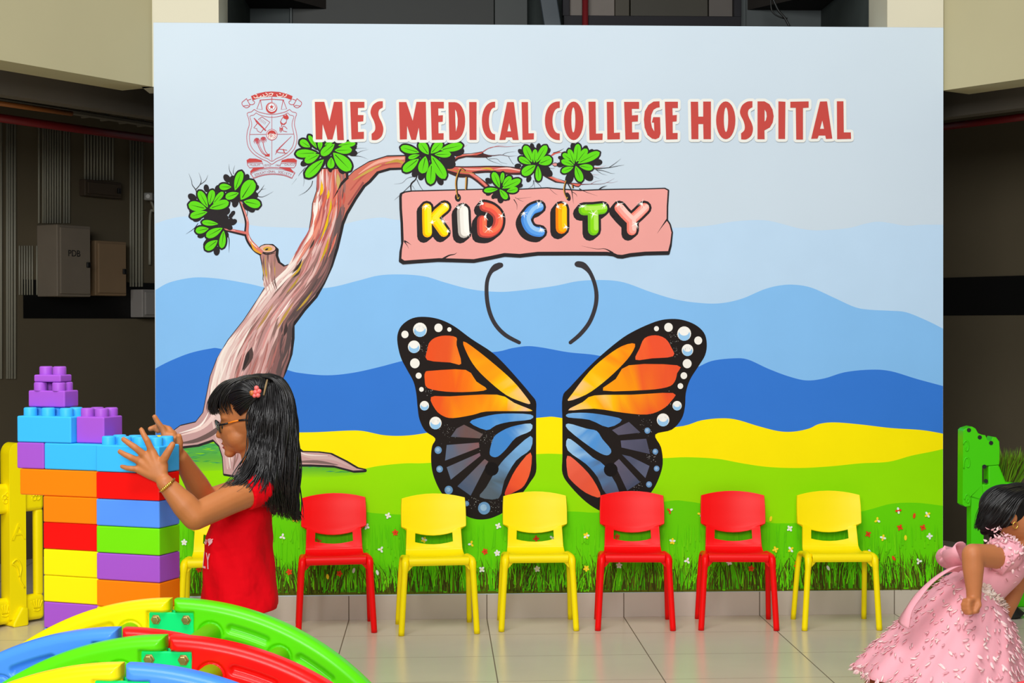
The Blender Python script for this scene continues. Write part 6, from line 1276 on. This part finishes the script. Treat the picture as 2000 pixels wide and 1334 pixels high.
# standing leg, and the leg kicked back
zf = lambda p, z: Vector((p.x, p.y, z))
h1, kn, an = k(1912, 1195, -.05), k(1925, 1330, -.05), zf(k(1890, 1400, -.05), .05)
limb(b, [(h1, .064), (kn, .043), (kn.lerp(an, .4), .040), (an, .026)]); limb(b, [(zf(an, .026) + Vector((-.02, 0, 0)), .025), (zf(an, .024) + Vector((.05, 0, 0)), .022), (zf(an, .017) + Vector((.10, 0, 0)), .017)])
h2, k2, a2 = k(1895, 1195, .05), k(1822, 1320, .05), k(1722, 1346, .05)
limb(b, [(h2, .062), (k2, .042), (k2.lerp(a2, .4), .038), (a2, .027)]); limb(b, [(a2, .027), (k(1704, 1342, .05), .026), (k(1694, 1376, .05), .022), (k(1690, 1400, .05), .016)])
organic('body', b, M_skin2, G2, .0032, 6)
for s in (-1, 1):
    mb = MB(); mb.ball(k(2032, 1006, s * .027), .0115, 14, 10); mb.build('eye', mat('eye_white', None), G2, smooth=True)
    mb = MB(); mb.ball(k(2038.6, 1006, s * .029), (.004, .0065, .0065), 10, 8); mb.build('iris', mat('dark_iris', None), G2, smooth=True)
    mb = MB(); mb.tube(spline([k(2046, 990, s * .012), k(2043, 987, s * .026), k(2034, 988, s * .040)], 4, False), .0018, 6); mb.build('eyebrow', M_hair, G2, smooth=True)
mb = MB(); mb.ball(k(2048, 1036), (.006, .0135, .0034), 10, 8); mb.ball(k(2046, 1042), (.006, .012, .0036), 10, 8); mb.build('lips', mat('lips', None), G2, smooth=True)
mb = MB(); c = k(1980, 1023, -.079); mb.tube([c + Vector((.007 * math.sin(a) + .004, -.001, .009 * math.cos(a) - .004)) for a in (2 * pi * i / 16 for i in range(17))], .0018, 8, cap=False); mb.build('earring', M_gold, G2, smooth=True)
# hair
h = MB(); h.ball(k(1964, 990), (.076, .075, .066), 26, 16); h.ball(k(1990, 976), (.07, .07, .05), 22, 14); h.ball(k(2015, 978), (.045, .06, .034), 18, 12)
limb(h, [(k(1950, 1000, -.05), .035), (k(1934, 1014, -.05), .028), (k(1920, 1030, -.05), .013)]); limb(h, [(k(1955, 1005, 0), .045), (k(1938, 1022, 0), .035), (k(1922, 1038, 0), .012)]); limb(h, [(k(1964, 1000, .05), .035), (k(1950, 1030, .05), .026), (k(1936, 1046, .05), .01)])
hr = organic('hair', h, M_hairb, G2, .004, 3)
KK = lambda l: [k(*p) for p in l]; rr = random.Random(9); mb = MB()
fl = [KK([(2030, 962, -.04), (2004, 968, -.07), (1985, 992, -.082), (1972, 1014, -.080), (1962, 1030, -.074)]), KK([(2010, 955, -.04), (1984, 964, -.074), (1962, 986, -.082), (1944, 1012, -.074), (1926, 1032, -.06)]), KK([(1995, 950, -.03), (1962, 958, -.062), (1938, 980, -.066), (1924, 1005, -.06), (1908, 1034, -.05)]), KK([(1990, 947, 0), (1950, 954, -.02), (1924, 978, -.02), (1915, 1004, -.015), (1906, 1036, -.01)]), KK([(1990, 947, .03), (1950, 955, .05), (1926, 980, .06), (1918, 1010, .06), (1914, 1040, .05)])]
strands(mb, fl, 380, .0019, rr, .005, .003)
fr = [KK([(2000, 955, -.05), (2016, 962, -.066), (2030, 976, -.060)]), KK([(2000, 950, -.02), (2028, 954, -.03), (2046, 972, -.03)]), KK([(2000, 950, .02), (2028, 954, .03), (2046, 972, .03)])]
strands(mb, fr, 130, .0018, rr, .003, .001); mb.build('hair_strands', M_hair, hr, smooth=True)
# dress
M_dress = mat('pink_satin', (236, 166, 178), .55, .3, var=.05, nscale=8, bump=.25, bscale=30); M_petal = mat('pale_petals', None, .6, .3, attr=True)
def ring(l, r, ry, off=0.0):
    a, c = k(*l), k(*r); m_ = (a + c) / 2; d = c - a; ru = d.length / 2; return (m_ + Vector((0, off, 0)), d.normalized(), ru, Vector((0, 1, 0)), ry)
mb = MB()
rg = [ring((1957, 1058), (2006, 1096), .070), ring((1946, 1062), (2004, 1108), .098), ring((1918, 1080), (1984, 1136), .104), ring((1895, 1096), (1962, 1160), .094), ring((1875, 1114), (1946, 1178), .090)]
q = loft(mb, rg, 40); loft_caps(mb, q, len(rg), 40)
for s in (-1, 1):
    c1, c2 = k(1940, 1066, s * .096), k(1980, 1098, s * .122); mb.ball(c1.lerp(c2, .5), (.058, .050, .050), 16, 10); mb.tube([c1, c1.lerp(c2, .5), c2], [.032, .054, .050], 16)
dress = organic('dress', mb, M_dress, G2, .0042, 3, .4)
Ls = [(1875, 1114), (1834, 1146), (1782, 1198), (1728, 1252), (1684, 1298), (1679, 1312)]; Rs = [(1946, 1177), (1966, 1206), (1979, 1246), (1989, 1288), (1997, 1328), (1998, 1344)]
dp = [.092, .128, .168, .206, .238, .245]
sk = spline([(float(a), float(b_), float(c), float(d), e) for (a, b_), (c, d), e in zip(Ls, Rs, dp)], 6, False)
rs = [ring(q[:2], q[2:4], q[4]) for q in sk]; nR = len(rs)
fold = lambda i, a: 1 + (i / nR) * (.040 * math.sin(11 * a + .5) + .018 * math.sin(23 * a + i * .05))
mb = MB(); loft(mb, rs, 120, fold); skirt = mb.build('skirt', M_dress, dress, smooth=True, solid=.004, fixn=True)
rr = random.Random(12); mb = MB()
def surf(i, a):
    i0 = min(int(i), nR - 2); t = i - i0; P = []
    for j in (i0, i0 + 1):
        c, u, ru, w, rw = rs[j]; f = fold(j, a); P.append(Vector(c) + Vector(u) * (ru * f * math.cos(a)) + Vector(w) * (rw * f * math.sin(a)))
    return P[0].lerp(P[1], t)
def petal(p, n, t, L_, W, col):
    s_ = n.cross(t).normalized(); v = []
    for u in (0, .35, .7, 1.0):
        wd = W * math.sin(pi * (.12 + .85 * u)); o = p + t * (L_ * u) + n * (.0022 + .006 * u * u); v += [o - s_ * wd, o + s_ * wd + n * .002]
    mb.add(v, [(0, 1, 3, 2), (2, 3, 5, 4), (4, 5, 7, 6)], col)
for _ in range(950):
    i = (nR - 1) * (rr.random() ** .62) * .995; a = rr.uniform(0, 2 * pi); p = surf(i, a); e1 = surf(min(i + .4, nR - 1.01), a) - surf(max(i - .4, 0), a); e2 = surf(i, a + .02) - surf(i, a - .02)
    n = e1.cross(e2).normalized(); c_, u, ru, w, rw = rs[min(int(i), nR - 1)]
    if n.dot(p - Vector(c_)) < 0: n = -n
    t = (e1.normalized() + e2.normalized() * rr.gauss(0, .9)).normalized(); t = (t - n * t.dot(n)).normalized()
    col = lin(rr.choice([(246, 206, 208), (240, 190, 196), (250, 218, 216), (232, 168, 178), (244, 198, 200)])); petal(p, n, t, rr.uniform(.012, .024), rr.uniform(.0028, .0055), col)
pt = mb.build('petals', M_petal, dress, smooth=True, solid=.0008); pt['kind'] = 'stuff'; pt['label'] = 'pale pink petals sewn over the skirt'
mb = MB()
for _ in range(170):
    u = rr.random(); a = rr.uniform(-1.9, .5); i = 0.2 + 3.2 * u * rr.random(); p = surf(i, a); n = (p - Vector(rs[1][0])).normalized(); t = Vector((rr.gauss(0, 1), rr.gauss(0, .5), rr.gauss(0, 1))).normalized(); t = (t - n * t.dot(n)).normalized(); petal(p, n, t, rr.uniform(.012, .02), .005, lin(rr.choice([(240, 222, 206), (232, 208, 196), (246, 232, 220)])))
lc = mb.build('lace_trim', M_petal, dress, smooth=True, solid=.0008); lc['kind'] = 'stuff'; lc['label'] = 'off-white lace at the front of the waist'
mb = MB()
for _ in range(160):
    c1, c2 = k(1938, 1065, -.096), k(1982, 1100, -.122); p0_ = c1.lerp(c2, rr.random()); d = Vector((rr.gauss(0, 1), -abs(rr.gauss(0, 1)), rr.gauss(.5, 1))).normalized(); p = p0_ + d * .050; t = d.orthogonal().normalized(); t = (t * math.cos(rr.uniform(0, 6)) + d.cross(t) * math.sin(rr.uniform(0, 6))).normalized(); petal(p, d, t, .011, .004, lin(rr.choice([(238, 190, 194), (246, 208, 208), (226, 168, 176)])))
sl = mb.build('sleeve_ruffle', M_petal, dress, smooth=True, solid=.0008); sl['kind'] = 'stuff'
def strip(pts, w, name):
    """a sash: a band swept along a path"""
    q = spline(pts, 5, False); mb = MB(); m = len(q)
    for i, p in enumerate(q):
        p = Vector(p); t = (Vector(q[min(i + 1, m - 1)]) - Vector(q[max(i - 1, 0)])).normalized(); s_ = t.cross(Vector((.25, 1, .15))).normalized() if name == 'x' else Vector((.35, -.8, .45)).normalized(); s_ = (s_ - t * s_.dot(t)).normalized()
        for e in (-1, 0, 1): mb.v.append(tuple(p + s_ * (e * w * (1 - .15 * math.sin(i * .7))) + t.cross(s_) * (.006 if e == 0 else 0)))
    for i in range(m - 1):
        for e in (0, 1): a = i * 3 + e; mb.f.append((a, a + 1, a + 4, a + 3)); mb.m.append(0); mb.c.append(None)
    return mb.build(name, M_dress, dress, smooth=True, solid=.003)
strip([tuple(k(1884, 1112, -.075)), tuple(k(1862, 1112, -.10)), tuple(k(1832, 1128, -.12)), tuple(k(1800, 1156, -.13)), tuple(k(1776, 1190, -.135)), tuple(k(1764, 1222, -.13))], .024, 'sash')
strip([tuple(k(1874, 1112, -.07)), tuple(k(1858, 1090, -.10)), tuple(k(1856, 1070, -.10)), tuple(k(1866, 1066, -.08)), tuple(k(1870, 1084, -.06)), tuple(k(1880, 1112, -.05))], .026, 'bow_loop')
strip([tuple(k(1872, 1114, .03)), tuple(k(1850, 1098, .05)), tuple(k(1838, 1088, .06)), tuple(k(1846, 1078, .05)), tuple(k(1862, 1094, .04)), tuple(k(1876, 1112, .03))], .024, 'bow_loop')
